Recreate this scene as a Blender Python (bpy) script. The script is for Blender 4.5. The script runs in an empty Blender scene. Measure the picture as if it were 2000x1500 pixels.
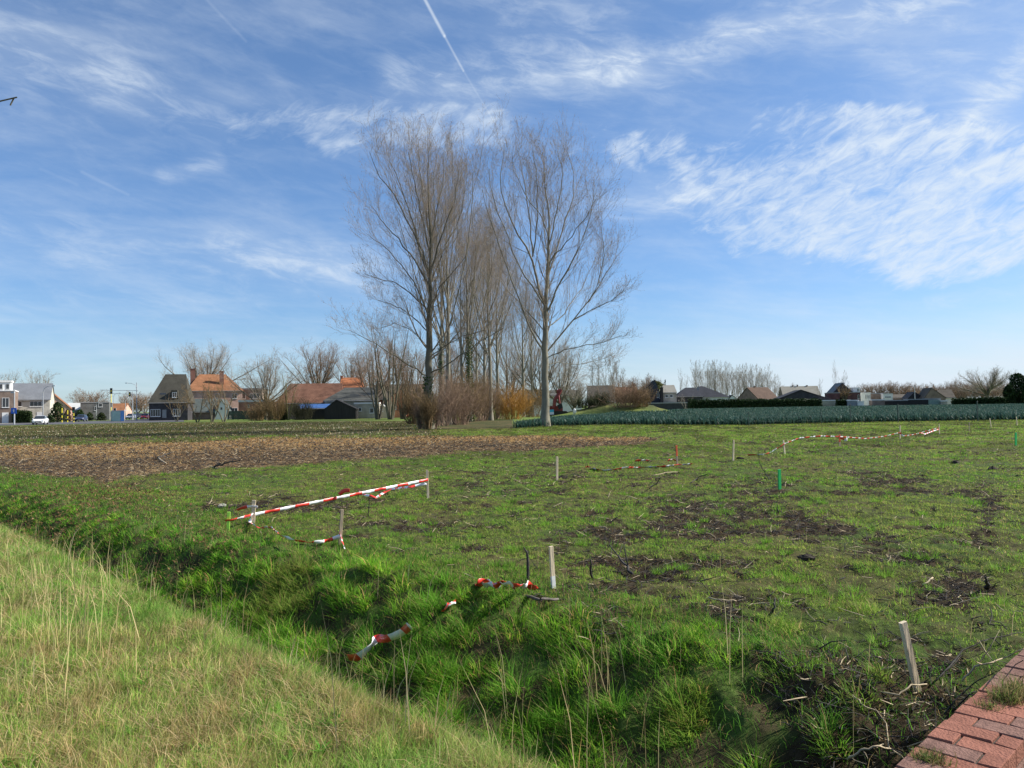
import bpy, math, random
import numpy as np
from mathutils import Vector, Matrix
random.seed(7); rng=np.random.default_rng(11)
sc=bpy.context.scene; COL=sc.collection
R=math.radians
# ------------------------------------------------------------------ camera
H=1.85; F=1500.0
P_=math.atan(43.5/1500); Q_=R(0.888)
X0=Vector((1,0,0)); FW=Vector((0,math.cos(P_),math.sin(P_))); U0=Vector((0,-math.sin(P_),math.cos(P_)))
RT=X0*math.cos(Q_)-U0*math.sin(Q_); UP=X0*math.sin(Q_)+U0*math.cos(Q_)
cd=bpy.data.cameras.new('camera'); cam=bpy.data.objects.new('camera',cd); COL.objects.link(cam)
cd.sensor_width=36; cd.lens=27.0; cd.clip_start=0.05; cd.clip_end=20000
m=Matrix.Identity(4)
for i in range(3): m[i][0]=RT[i]; m[i][1]=UP[i]; m[i][2]=-FW[i]
m[2][3]=H; cam.matrix_world=m; sc.camera=cam
def ray(px,py): return FW+RT*((px-1000)/F)-UP*((py-750)/F)
def gnd(px,py,z=0.0):
    r=ray(px,py); t=(z-H)/r.z; return Vector((r.x*t,r.y*t,z))
def at(px,py,Y):
    r=ray(px,py); t=Y/r.y; return Vector((r.x*t,Y,H+r.z*t))
def hor(px): return 809-0.0155*px
# ------------------------------------------------------------------ noise
def _h(ix,iy,s):
    n=(ix.astype(np.int64)*374761393+iy.astype(np.int64)*668265263+s*2147001325)&0xffffffff
    n=((n^(n>>13))*1274126177)&0xffffffff
    n=(n^(n>>16))&0xffffff
    return n/float(0xffffff)
def vn(x,y,s=0):
    x=np.asarray(x,float); y=np.asarray(y,float)
    ix=np.floor(x); iy=np.floor(y); fx=x-ix; fy=y-iy
    fx=fx*fx*(3-2*fx); fy=fy*fy*(3-2*fy)
    a=_h(ix,iy,s); b=_h(ix+1,iy,s); c=_h(ix,iy+1,s); d=_h(ix+1,iy+1,s)
    return (a*(1-fx)+b*fx)*(1-fy)+(c*(1-fx)+d*fx)*fy
def fbm(x,y,s=0,o=4):
    r=0;am=1;t=0
    for i in range(o):
        r=r+am*vn(x*2**i+i*17.3,y*2**i-i*9.1,s+i); t+=am; am*=.55
    return r/t
def ss(a,b,x):
    t=np.clip((x-a)/(b-a),0,1); return t*t*(3-2*t)
# ------------------------------------------------------------------ terrain
def CA(x,y): return .714*x+.70*y, -.70*x+.714*y
def pxv(x,y):
    yy=np.where(y>.5,y,.5); return 1000+F*x/yy, H*F/yy
SN=np.array([(-300,918),(0,925),(120,932),(220,945),(300,933),(420,917),(560,912),(700,902),(830,893),(950,885),(1150,880),(1230,872),(1290,856),(2300,800)],float)
ST=np.array([(-300,872),(0,868),(250,862),(500,852),(800,850),(1000,850),(1150,850),(1290,855),(2300,799)],float)
SNv=SN[:,1]-hor(SN[:,0]); STv=ST[:,1]-hor(ST[:,0])
def soil_zone(x,y):
    px,v=pxv(x,y); n=1+.16*(fbm(x*.35,y*.35,5)-.5)+.10*(fbm(x*1.6,y*1.6,6)-.5)
    a=np.interp(px,SN[:,0],SNv)*n; b=np.interp(px,ST[:,0],STv)*n
    w=np.maximum(a-b,0.01)
    z=ss(0,.12,(a-v)/w)*ss(0,.12,(v-b)/w)*(y>3)*(px<1300)
    fr=(ss(.62,.12,(v-b)/w)*.85+.12)*z           # straw fringe on its far side
    return z,fr
PATCH=[(560,985,170,14,.20),(700,1010,160,12,.12),(1330,985,240,25,.10),(1420,1020,240,35,.17),(1700,1050,70,14,.2),(1920,1010,30,50,.24),(1240,1110,150,35,.18),(1560,1110,110,22,.12),(1480,1190,120,28,.17),(1860,1180,60,22,.2),(1170,1215,80,40,.2),(1690,1370,150,80,.34),(1380,1180,60,30,.15),(1850,1090,120,25,.13),(1300,1060,180,30,.10),(1740,945,110,22,.2),(1620,1270,120,40,.10),(1500,950,130,14,.12),(1150,930,200,18,.06)]
def patch(x,y):
    px,v=pxv(x,y); py=v+hor(px)
    w=np.zeros_like(px)
    for cx,cy,sx,sy,a in PATCH: w=w+a*np.exp(-((px-cx)/sx)**2-((py-cy)/sy)**2)
    n=fbm(x*.9,y*.9,21,3)*.32+fbm(x*3.3,y*3.3,22,3)*.42+fbm(x*9,y*9,23,2)*.26
    return ss(.575,.645,n+w*.82)*(y>2.5)
def leek_near(x): return np.interp(x,[-.5,3,9,19,26,33,43,90],[62.5,68,70,62,64.5,65,64.5,66])
def height(x,y):
    x=np.asarray(x,float); y=np.asarray(y,float)
    c,a=CA(x,y); d=np.hypot(x,y)
    c=c+.12*(fbm(a*.7,c*.3,31)-.5)
    dv=ss(.80,.90,a)                     # the ditch starts at the parapet
    fade=1-ss(62,90,d)
    verge=.20+.05*(fbm(x*.5,y*.5,1)-.5)+.05*(fbm(x*3,y*3,2)-.5)
    field=.09*(fbm(x*.8,y*.8,3)-.5)+.10*(fbm(x*2.6,y*2.6,4)-.5)+.05*(fbm(x*8,y*8,7,2)-.5)
    dn=ss(6.5,12,a)
    bank=(1-.5*dn)*.22*(fbm(x*1.5,y*1.5,8)-.5)+.16*(fbm(x*4,y*4,9,2)-.5)
    D=-.60+.16*dn
    s1=ss(2.35,3.35,c); s2=ss(3.7-.35*dn,5.2-.75*dn,c)
    zb=verge*(1-s1)+(D)*s1
    z=zb*(1-s2)+field*s2
    inb=ss(2.7,3.6,c)*(1-ss(5.0,5.9,c))
    z=z+bank*inb
    over=.16*(1-ss(3.2,6,c)) +.0         # crossing on the near side of the parapet
    z=z*dv+(.2+.03*(fbm(x*2,y*2,2)-.5))*(1-dv)
    sz,fr=soil_zone(x,y)
    z=z+sz*(.10*(fbm(x*2.2,y*2.2,12)-.5)+.07*(fbm(x*7,y*7,13)-.5))*fade
    p=patch(x,y)*s2*dv
    z=z+p*(.05*(fbm(x*9,y*9,14)-.5)-.015)
    # dark clods
    z=z*(fade*.999+.001)
    # grassed spoil mound behind the leeks
    m=1.9*np.exp(-((x-18.5)/5.2)**2-((y-130)/5.5)**2)+1.2*np.exp(-((x-11.8)/4.2)**2-((y-129)/5)**2)+1.0*np.exp(-((x-24)/3.6)**2-((y-130)/5)**2)
    z=z+m*(.75+.5*fbm(x*.5,y*.5,15))
    return z
def hz(x,y): return float(height(np.array([x]),np.array([y]))[0])
# ------------------------------------------------------------------ materials
def mat(name,base=(.5,.5,.5),rough=.7,spec=.3,var=.25,vscale=4.0,metal=0,bump=0,bscale=40,coord='Object',sx=(1,1,1)):
    m=bpy.data.materials.new(name); m.use_nodes=True; nt=m.node_tree; N=nt.nodes; L=nt.links
    b=N['Principled BSDF']; b.inputs['Roughness'].default_value=rough; b.inputs['Metallic'].default_value=metal
    b.inputs['Specular IOR Level'].default_value=spec
    tc=N.new('ShaderNodeTexCoord'); mp=N.new('ShaderNodeMapping'); L.new(tc.outputs[coord],mp.inputs['Vector']); mp.inputs['Scale'].default_value=sx
    nz=N.new('ShaderNodeTexNoise'); nz.inputs['Scale'].default_value=vscale; nz.inputs['Detail'].default_value=6; nz.inputs['Roughness'].default_value=.65
    L.new(mp.outputs[0],nz.inputs['Vector'])
    cr=N.new('ShaderNodeValToRGB'); L.new(nz.outputs['Fac'],cr.inputs['Fac'])
    cr.color_ramp.elements[0].position=.3; cr.color_ramp.elements[1].position=.7
    cr.color_ramp.elements[0].color=tuple(c*(1-var) for c in base)+(1,); cr.color_ramp.elements[1].color=tuple(min(1,c*(1+var)) for c in base)+(1,)
    L.new(cr.outputs[0],b.inputs['Base Color'])
    if bump:
        n2=N.new('ShaderNodeTexNoise'); n2.inputs['Scale'].default_value=bscale; n2.inputs['Detail'].default_value=4; L.new(mp.outputs[0],n2.inputs['Vector'])
        bp=N.new('ShaderNodeBump'); bp.inputs['Strength'].default_value=bump; bp.inputs['Distance'].default_value=.02
        L.new(n2.outputs['Fac'],bp.inputs['Height']); L.new(bp.outputs[0],b.inputs['Normal'])
    m['cr']=0
    return m
def leafmat(name,trans=.35,rough=.55):
    m=bpy.data.materials.new(name); m.use_nodes=True; nt=m.node_tree; N=nt.nodes; L=nt.links
    b=N['Principled BSDF']; b.inputs['Roughness'].default_value=rough; b.inputs['Specular IOR Level'].default_value=.08
    a=N.new('ShaderNodeAttribute'); a.attribute_name='col'
    L.new(a.outputs['Color'],b.inputs['Base Color'])
    t=N.new('ShaderNodeBsdfTranslucent'); L.new(a.outputs['Color'],t.inputs['Color'])
    mx=N.new('ShaderNodeMixShader'); mx.inputs[0].default_value=trans
    L.new(b.outputs[0],mx.inputs[1]); L.new(t.outputs[0],mx.inputs[2]); L.new(mx.outputs[0],N['Material Output'].inputs['Surface'])
    return m
# ------------------------------------------------------------------ object helpers
def mesh_np(name,V,faces_list,mats=(),cols=None,smooth=False,matidx=None):
    """faces_list: list of int arrays (n,k)"""
    me=bpy.data.meshes.new(name)
    V=np.ascontiguousarray(V,dtype=np.float32)
    faces_list=[f for f in faces_list if len(f)]
    nf=sum(len(f) for f in faces_list); nl=sum(f.size for f in faces_list)
    me.vertices.add(len(V)); me.vertices.foreach_set('co',V.ravel())
    me.loops.add(nl); me.loops.foreach_set('vertex_index',np.concatenate([f.ravel() for f in faces_list]).astype(np.int32))
    me.polygons.add(nf)
    st=[];o=0
    for f in faces_list:
        st.append(o+np.arange(len(f))*f.shape[1]); o+=f.size
    me.polygons.foreach_set('loop_start',np.concatenate(st).astype(np.int32))
    me.update(calc_edges=True)
    if smooth: me.polygons.foreach_set('use_smooth',np.ones(nf,bool))
    if matidx is not None: me.polygons.foreach_set('material_index',np.asarray(matidx,np.int32))
    for m in mats: me.materials.append(m)
    if cols is not None:
        at_=me.color_attributes.new('col','FLOAT_COLOR','POINT')
        c4=np.ones((len(V),4),np.float32); c4[:,:3]=cols; at_.data.foreach_set('color',c4.ravel())
    return me
def link(name,me,parent=None,loc=None):
    o=bpy.data.objects.new(name,me); COL.objects.link(o)
    if parent: o.parent=parent
    if loc is not None: o.location=loc
    return o
def tag(o,label=None,cat=None,group=None,kind=None):
    if label: o['label']=label
    if cat: o['category']=cat
    if group: o['group']=group
    if kind: o['kind']=kind
    return o
def thing(name,label,cat,loc=(0,0,0),rotz=0,group=None):
    o=link(name,None,loc=loc); o.rotation_euler=(0,0,rotz); return tag(o,label,cat,group)
class MB:
    def __init__(s): s.v=[];s.f=[];s.m=[]
    def add(s,vs,fs,mi=0):
        b=len(s.v); s.v+= [tuple(v) for v in vs]; s.f+=[tuple(i+b for i in f) for f in fs]; s.m+=[mi]*len(fs); return s
    def box(s,x0,x1,y0,y1,z0,z1,mi=0,M=None):
        vs=[Vector((x,y,z)) for x in(x0,x1) for y in(y0,y1) for z in(z0,z1)]
        if M: vs=[M@v for v in vs]
        return s.add(vs,[(0,1,3,2),(4,6,7,5),(0,4,5,1),(2,3,7,6),(0,2,6,4),(1,5,7,3)],mi)
    def prism(s,poly,y0,y1,mi=0,axis='y'):
        n=len(poly)
        if axis=='y': vs=[(p[0],y0,p[1]) for p in poly]+[(p[0],y1,p[1]) for p in poly]
        elif axis=='x': vs=[(y0,p[0],p[1]) for p in poly]+[(y1,p[0],p[1]) for p in poly]
        else: vs=[(p[0],p[1],y0) for p in poly]+[(p[0],p[1],y1) for p in poly]
        fs=[tuple(range(n-1,-1,-1)),tuple(range(n,2*n))]+[(i,(i+1)%n,n+(i+1)%n,n+i) for i in range(n)]
        return s.add(vs,fs,mi)
    def tube(s,pts,rs,n=8,mi=0,cap=True):
        pts=[Vector(p) for p in pts]; 
        if not hasattr(rs,'__len__'): rs=[rs]*len(pts)
        b=len(s.v); up=Vector((0,0,1))
        for i,p in enumerate(pts):
            t=(pts[min(i+1,len(pts)-1)]-pts[max(i-1,0)]).normalized()
            u=t.cross(Vector((.13,.97,.2))).normalized(); w=t.cross(u)
            for k in range(n):
                a=2*math.pi*k/n; s.v.append(tuple(p+(u*math.cos(a)+w*math.sin(a))*rs[i]))
        for i in range(len(pts)-1):
            for k in range(n):
                k2=(k+1)%n; s.f.append((b+i*n+k,b+i*n+k2,b+(i+1)*n+k2,b+(i+1)*n+k)); s.m.append(mi)
        if cap:
            s.f.append(tuple(b+k for k in range(n-1,-1,-1))); s.m.append(mi)
            s.f.append(tuple(b+(len(pts)-1)*n+k for k in range(n))); s.m.append(mi)
        return s
    def build(s,name,mats,parent=None,smooth=False,loc=None):
        me=bpy.data.meshes.new(name); me.from_pydata(s.v,[],s.f); me.update()
        if not isinstance(mats,(list,tuple)): mats=[mats]
        for m in mats: me.materials.append(m)
        me.polygons.foreach_set('material_index',s.m)
        if smooth: me.polygons.foreach_set('use_smooth',[True]*len(s.f))
        return link(name,me,parent,loc)
# ------------------------------------------------------------------ sun + sky
SA=R(11); SE=R(37)
sv=Vector((math.cos(SE)*math.cos(SA),math.cos(SE)*math.sin(SA),math.sin(SE)))
sl=bpy.data.lights.new('sun','SUN'); sl.energy=5.0; sl.angle=R(.53); sl.color=(1,.95,.87)
so=bpy.data.objects.new('sun',sl); COL.objects.link(so); so.rotation_euler=sv.to_track_quat('Z','Y').to_euler()
w=bpy.data.worlds.new('World'); sc.world=w; w.use_nodes=True; nt=w.node_tree; N=nt.nodes; L=nt.links
bg=N['Background']; sky=N.new('ShaderNodeTexSky'); sky.sky_type='NISHITA'; sky.sun_disc=False
sky.sun_elevation=SE; sky.sun_rotation=R(90)-SA; sky.air_density=1.0; sky.dust_density=.3; sky.ozone_density=2.0
def M_(op,a,b=None,c=None,cl=False):
    n=N.new('ShaderNodeMath'); n.operation=op; n.use_clamp=cl
    for i,x in enumerate((a,b,c)):
        if x is None: continue
        if isinstance(x,(int,float)): n.inputs[i].default_value=x
        else: L.new(x,n.inputs[i])
    return n.outputs[0]
def V_(op,a,b=None,out=0,scale=None):
    n=N.new('ShaderNodeVectorMath'); n.operation=op
    for i,x in enumerate((a,b)):
        if x is None: continue
        if isinstance(x,(tuple,Vector)): n.inputs[i].default_value=x
        else: L.new(x,n.inputs[i])
    if scale is not None:
        if isinstance(scale,(int,float)): n.inputs['Scale'].default_value=scale
        else: L.new(scale,n.inputs['Scale'])
    return n.outputs[out]
def NZ(vec,scale,detail=5,rough=.6,dist=0,sx=(1,1,1),rot=0,out='Fac'):
    mp=N.new('ShaderNodeMapping'); mp.vector_type='POINT'; mp.inputs['Scale'].default_value=sx; mp.inputs['Rotation'].default_value=(0,0,rot)
    m0=N.new('ShaderNodeMapping'); m0.inputs['Rotation'].default_value=(0,0,rot); L.new(vec,m0.inputs['Vector'])
    mp.inputs['Rotation'].default_value=(0,0,0); L.new(m0.outputs[0],mp.inputs['Vector'])
    n=N.new('ShaderNodeTexNoise'); n.inputs['Scale'].default_value=scale; n.inputs['Detail'].default_value=detail; n.inputs['Roughness'].default_value=rough; n.inputs['Distortion'].default_value=dist
    L.new(mp.outputs[0],n.inputs['Vector']); return n.outputs[out]
def SM(x,a,b):
    n=N.new('ShaderNodeMapRange'); n.interpolation_type='SMOOTHSTEP'; L.new(x,n.inputs[0]); n.inputs[1].default_value=a; n.inputs[2].default_value=b; return n.outputs[0]
tc=N.new('ShaderNodeTexCoord'); sep=N.new('ShaderNodeSeparateXYZ'); L.new(tc.outputs['Generated'],sep.inputs[0])
az=M_('ARCTAN2',sep.outputs[0],sep.outputs[1]); el=M_('ARCSINE',sep.outputs[2])
cb=N.new('ShaderNodeCombineXYZ'); L.new(az,cb.inputs[0]); L.new(el,cb.inputs[1]); AE=cb.outputs[0]
def ae(px,py):
    r=ray(px,py).normalized(); return (math.atan2(r.x,r.y),math.asin(r.z),0.0)
wn=NZ(AE,7,4,.6,out='Color'); wv=V_('SUBTRACT',wn,(.5,.5,.5)); 
WP=V_('ADD',AE,V_('SCALE',wv,scale=.08))           # warped
W2=V_('ADD',AE,V_('SCALE',wv,scale=.02))
def seg(P,A,B,w0):
    A=Vector(ae(*A)); B=Vector(ae(*B)); ba=B-A
    pa=V_('SUBTRACT',P,tuple(A)); h=M_('MULTIPLY',V_('DOT_PRODUCT',pa,tuple(ba),out=1),1/ba.length_squared,cl=True)
    d=V_('LENGTH',V_('SUBTRACT',pa,V_('SCALE',tuple(ba),scale=h)),out=1)
    return SM(d,w0,0)
def acc(lst):
    r=lst[0]
    for x in lst[1:]: r=M_('ADD',r,x)
    return r
zz=M_('ADD',M_('MAXIMUM',sep.outputs[2],0.0),.12)
cq=N.new('ShaderNodeCombineXYZ'); L.new(M_('DIVIDE',sep.outputs[0],zz),cq.inputs[0]); L.new(M_('DIVIDE',sep.outputs[1],zz),cq.inputs[1]); PQ=cq.outputs[0]
PQw=V_('ADD',PQ,V_('SCALE',wv,scale=.25))
# textures
fine=SM(NZ(W2,16,8,.66,.5,sx=(1,3.2,1),rot=R(10)),.40,.75)
wisp=SM(NZ(PQw,1.5,8,.62,.4,sx=(.6,1.6,1),rot=R(-12)),.40,.78)
wisp2=SM(NZ(AE,5,7,.6,.3,sx=(1,3.8,1),rot=R(8)),.42,.8)
ripA=NZ(AE,11,8,.62,.5,sx=(1,3.0,1),rot=R(-16)); ripB=NZ(AE,30,7,.66,.8,sx=(1,2.6,1),rot=R(-24))
rip=M_('ADD',M_('MULTIPLY',ripA,.44),M_('MULTIPLY',ripB,.56))
def patchm(parts): return acc([M_('MULTIPLY',seg(WP,a,b,wd),k) for a,b,wd,k in parts])
big=patchm([((1360,350),(1600,375),.105,1.05),((1730,280),(1860,300),.06,.8),((1720,430),(2000,400),.14,1.15),((1450,470),(1800,470),.045,.7),((1810,525),(1930,490),.05,.85),((1980,330),(2050,400),.09,.8),((1220,290),(1320,250),.035,.6),((1480,225),(1600,240),.045,.6),((1660,245),(1800,240),.03,.7),((1100,270),(1230,285),.05,.6)])
bigD=SM(M_('ADD',rip,M_('MULTIPLY',M_('MINIMUM',big,1.1),.34)),.68,1.04)
lef=patchm([((480,225),(880,235),.055,.95),((820,255),(960,270),.05,.8),((840,270),(1000,275),.05,.6),((940,214),(972,214),.016,1.1),((850,122),(862,122),.012,.8),((600,280),(690,275),.03,.5)])
lefD=SM(M_('ADD',rip,M_('MULTIPLY',M_('MINIMUM',lef,1.1),.30)),.66,1.05)
band=acc([M_('MULTIPLY',seg(W2,a,b,wd),k) for a,b,wd,k in [((780,150),(1220,128),.045,.30),((1220,128),(1500,50),.035,.32),((1500,50),(1850,-10),.04,.34),((-60,50),(230,160),.05,.22),((230,160),(430,240),.035,.2),((-60,120),(200,150),.10,.10),((-40,460),(700,520),.05,.20),((450,500),(720,535),.04,.22),((-40,580),(500,600),.03,.12),((1890,240),(2010,110),.035,.36),((1700,0),(1900,150),.10,.16),((1290,180),(1400,90),.05,.14),((320,340),(430,315),.016,.22),((1180,400),(1330,400),.03,.3),((1820,590),(2050,570),.012,.2),((1000,40),(1180,90),.08,.2)]])
bandD=M_('MULTIPLY',band,M_('ADD',M_('MULTIPLY',fine,.9),M_('ADD',M_('MULTIPLY',wisp2,.4),.30)))
con=acc([M_('MULTIPLY',seg(AE,a,b,wd),k) for a,b,wd,k in [((820,-20),(868,70),.0033,.48),((868,70),(905,138),.0024,.28),((905,138),(972,248),.002,.1),((395,-10),(480,80),.003,.07),((160,336),(250,380),.003,.08),((80,330),(150,360),.003,.05)]])
thin=M_('ADD',M_('ADD',M_('MULTIPLY',wisp,.13),M_('MULTIPLY',wisp2,.19)),M_('ADD',M_('MULTIPLY',fine,.07),.075))
rightw=M_('MULTIPLY',SM(az,0.0,.75),.12)
hz_=M_('MULTIPLY',SM(el,.13,.0),M_('ADD',.20,M_('MULTIPLY',SM(az,-.1,.4),.5)))
D=M_('ADD',thin,M_('ADD',bandD,con)); D=M_('ADD',D,rightw); D=M_('ADD',D,hz_)
D=M_('ADD',D,M_('MULTIPLY',bigD,.68)); D=M_('ADD',D,M_('MULTIPLY',lefD,.48)); D=M_('MINIMUM',D,.93)
up=SM(el,-.02,.02)
D=M_('MULTIPLY',D,up)
hs=N.new('ShaderNodeHueSaturation'); L.new(sky.outputs[0],hs.inputs['Color']); hs.inputs['Saturation'].default_value=1.02
tint=N.new('ShaderNodeMix'); tint.data_type='RGBA'; tint.blend_type='MULTIPLY'; tint.inputs[0].default_value=1; L.new(hs.outputs[0],tint.inputs[6]); 
tr_=N.new('ShaderNodeValToRGB'); L.new(SM(el,0,.5),tr_.inputs[0]); tr_.color_ramp.elements[0].color=(.54,.75,1.04,1); tr_.color_ramp.elements[1].color=(.50,.79,1.06,1); L.new(tr_.outputs[0],tint.inputs[7])
mx=N.new('ShaderNodeMix'); mx.data_type='RGBA'; L.new(D,mx.inputs[0]); L.new(tint.outputs[2],mx.inputs[6]); mx.inputs[7].default_value=(5.6,6.3,7.1,1)
L.new(mx.outputs[2],bg.inputs['Color']); bg.inputs['Strength'].default_value=.084
w.cycles.sampling_method='MANUAL'; w.cycles.sample_map_resolution=512
sc.view_settings.view_transform='Standard'; sc.view_settings.look='None'; sc.view_settings.exposure=.7; sc.view_settings.gamma=1
# ------------------------------------------------------------------ ground sheet
rr=[.25]
while rr[-1]<3: rr.append(rr[-1]*1.02)
while rr[-1]<30: rr.append(rr[-1]*1.0085)
while rr[-1]<110: rr.append(rr[-1]*1.015)
while rr[-1]<6000: rr.append(rr[-1]*1.09)
rr=np.array(rr)
th=np.concatenate([np.linspace(-46,46,760),np.linspace(46,314,90)[1:-1]])*math.pi/180
TH,RR=np.meshgrid(th,rr); gx=np.sin(TH)*RR; gy=np.cos(TH)*RR
gz=height(gx.ravel(),gy.ravel()); n_t=len(th); n_r=len(rr)
V=np.stack([gx.ravel(),gy.ravel(),gz],1); V=np.vstack([V,[[0,0,hz(0,0)]]])
i=np.arange(n_r-1)[:,None]; j=np.arange(n_t)[None,:]; j2=(j+1)%n_t
q=np.stack([i*n_t+j,i*n_t+j2,(i+1)*n_t+j2,(i+1)*n_t+j],-1).reshape(-1,4)[:,::-1]
tri=np.stack([np.full(n_t,len(V)-1),(np.arange(n_t)+1)%n_t,np.arange(n_t)],1)
x=V[:,0]; y=V[:,1]
c,a=CA(x,y); sz,fr=soil_zone(x,y); pt=patch(x,y); px,v=pxv(x,y); d=np.hypot(x,y)
dv=ss(.80,.9,a)
green=np.array([.055,.085,.022]); olive=np.array([.075,.075,.03]); thatch=np.array([.11,.09,.05]); dark=np.array([.045,.036,.027]); soil=np.array([.125,.082,.057]); straw=np.array([.46,.30,.14])
n1=fbm(x*.6,y*.6,41)[:,None]; n2=fbm(x*5,y*5,42)[:,None]; n3=fbm(x*.12,y*.12,43)[:,None]
mixc=lambda A,B,t: A*(1-t)+B*t
fieldc=mixc(green,olive,ss(.35,.7,n1)); fieldc=mixc(fieldc,thatch,ss(.5,.75,n2)*.5)
vergec=mixc(np.array([.12,.14,.05]),np.array([.17,.14,.075]),ss(.35,.65,n1))
bankc=mixc(np.array([.07,.11,.03]),np.array([.06,.05,.03]),ss(.4,.6,n2))
colr=mixc(vergec,bankc,ss(2.4,2.9,c)[:,None]); colr=mixc(colr,fieldc,ss(4.6,5.4,c)[:,None]); colr=mixc(colr,vergec,(1-dv)[:,None])
inf=(np.clip(ss(4.6,5.2,c)+ss(3.3,2.4,a)*ss(3.9,4.5,c),0,1)*dv)[:,None]
colr=mixc(colr,mixc(dark*.75,soil*.5,n2),np.clip(pt[:,None]*inf,0,1)*.95)
# far stubble field on the left
stub=(ss(1,1.05,np.interp(px,ST[:,0],STv)/np.maximum(v,.01))*(px<1000)*(y>30)*ss(-1,0.5,v-np.interp(px,[0,300,800],[24,21.5,26])))[:,None]
colr=mixc(colr,mixc(np.array([.055,.06,.028]),np.array([.11,.085,.05]),ss(.4,.7,fbm(x*.5,y*2.0,44)[:,None])),stub)
sc_=mixc(mixc(soil,dark*1.3,ss(.45,.7,fbm(x*1.4,y*3,46)[:,None])),np.array([.21,.15,.10]),ss(.5,.75,fbm(x*.5,y*1.5,45)[:,None]))
colr=mixc(colr,sc_,sz[:,None]); colr=mixc(colr,straw,(fr*ss(.3,.6,fbm(x*1.2,y*2,47)))[:,None]*.5)
far=(ss(70,92,d)*(1-np.clip(stub[:,0],0,1)))[:,None]
colr=mixc(colr,mixc(np.array([.11,.18,.045]),np.array([.15,.17,.06]),n3),far*(1-sz[:,None]))
mo=ss(.5,1.3,V[:,2])[:,None]; colr=mixc(colr,mixc(np.array([.06,.065,.03]),np.array([.13,.13,.05]),ss(.4,.6,fbm(x*.8,y*.8,49))[:,None]),mo)
colr=colr*np.array([.98,.98,.78]); colr[-1]=colr[-2]
gm=bpy.data.materials.new('ground_soil_and_turf'); gm.use_nodes=True; nt2=gm.node_tree; N2=nt2.nodes; L2=nt2.links
b=N2['Principled BSDF']; b.inputs['Roughness'].default_value=.95; b.inputs['Specular IOR Level'].default_value=.1
A=N2.new('ShaderNodeAttribute'); A.attribute_name='col'; T=N2.new('ShaderNodeTexCoord')
na=N2.new('ShaderNodeTexNoise'); na.inputs['Scale'].default_value=9; na.inputs['Detail'].default_value=10; na.inputs['Roughness'].default_value=.75; L2.new(T.outputs['Object'],na.inputs['Vector'])
mr=N2.new('ShaderNodeMapRange'); L2.new(na.outputs['Fac'],mr.inputs[0]); mr.inputs[1].default_value=.3; mr.inputs[2].default_value=.7; mr.inputs[3].default_value=.45; mr.inputs[4].default_value=1.6
mm=N2.new('ShaderNodeMix'); mm.data_type='RGBA'; mm.blend_type='MULTIPLY'; mm.inputs[0].default_value=1; L2.new(A.outputs['Color'],mm.inputs[6]); L2.new(mr.outputs[0],mm.inputs[7]); L2.new(mm.outputs[2],b.inputs['Base Color'])
bp=N2.new('ShaderNodeBump'); bp.inputs['Strength'].default_value=.9; bp.inputs['Distance'].default_value=.05; L2.new(na.outputs['Fac'],bp.inputs['Height']); L2.new(bp.outputs[0],b.inputs['Normal'])
me=mesh_np('ground',V,[q,tri],[gm],cols=colr,smooth=True)
tag(link('ground',me),'rough field of grass and bare soil with a ditch along the verge',None,None,'structure')
# ------------------------------------------------------------------ blades
GM=leafmat('grass_blades',.5)
def blades(P,h,w,phi,lean,col,tipcol=None):
    n=len(P); dx=np.cos(phi); dy=np.sin(phi)
    fa=phi+rng.uniform(-1.2,1.2,n)+math.pi/2; sx=np.cos(fa)*w/2; sy=np.sin(fa)*w/2
    hh=h/np.sqrt(1+lean**2)
    V=np.empty((n,5,3),np.float32)
    V[:,0]=P; V[:,1]=P; V[:,0,0]-=sx; V[:,0,1]-=sy; V[:,1,0]+=sx; V[:,1,1]+=sy
    mid=P+np.stack([dx*lean*hh*.33,dy*lean*hh*.33,hh*.62],1)
    V[:,2]=mid; V[:,3]=mid; V[:,2,0]-=sx*.75; V[:,2,1]-=sy*.75; V[:,3,0]+=sx*.75; V[:,3,1]+=sy*.75
    V[:,4]=P+np.stack([dx*lean*hh,dy*lean*hh,hh],1)
    b=np.arange(n)[:,None]*5
    q=b+np.array([0,1,3,2]); t=b+np.array([2,3,4])
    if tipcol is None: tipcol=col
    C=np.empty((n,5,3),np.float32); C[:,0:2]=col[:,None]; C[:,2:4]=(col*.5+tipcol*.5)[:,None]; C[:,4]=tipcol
    return V.reshape(-1,3),q,t,C.reshape(-1,3)
def put(name,parts,label,kind='stuff',cat=None):
    Vs=[];qs=[];ts=[];cs=[];o=0
    for V,q,t,C in parts: Vs.append(V);qs.append(q+o);ts.append(t+o);cs.append(C);o+=len(V)
    CC=np.concatenate(cs); gr=(CC[:,1]>CC[:,0]*1.02)[:,None]; CC=CC*np.where(gr,np.array({'verge_grass':[.96,1.18,.80],'ditch_bank_grass':[.96,1.22,.68]}.get(name,[1.04,1.15,.72])),np.array([1.04,.98,.82]))
    me=mesh_np(name,np.concatenate(Vs),[np.concatenate(qs),np.concatenate(ts)],[GM],cols=CC)
    o=link(name,me); tag(o,label,cat,None,kind); return o
def samp(rho,y0,y1,tm=.82):
    ys=np.linspace(y0,y1,800); pdf=rho(ys)*2*tm*ys; cdf=np.concatenate([[0],np.cumsum((pdf[1:]+pdf[:-1])/2*np.diff(ys))])
    n=int(cdf[-1]); Y=np.interp(rng.uniform(0,cdf[-1],n),cdf,ys); X=Y*rng.uniform(-tm,tm,n)
    return X,Y
def gcol(n,basecols,wts,var=.25):
    k=rng.choice(len(basecols),n,p=np.array(wts)/sum(wts)); c=np.array(basecols)[k]
    return c*rng.uniform(1-var,1+var,(n,1))*rng.uniform(.93,1.07,(n,3))
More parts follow.
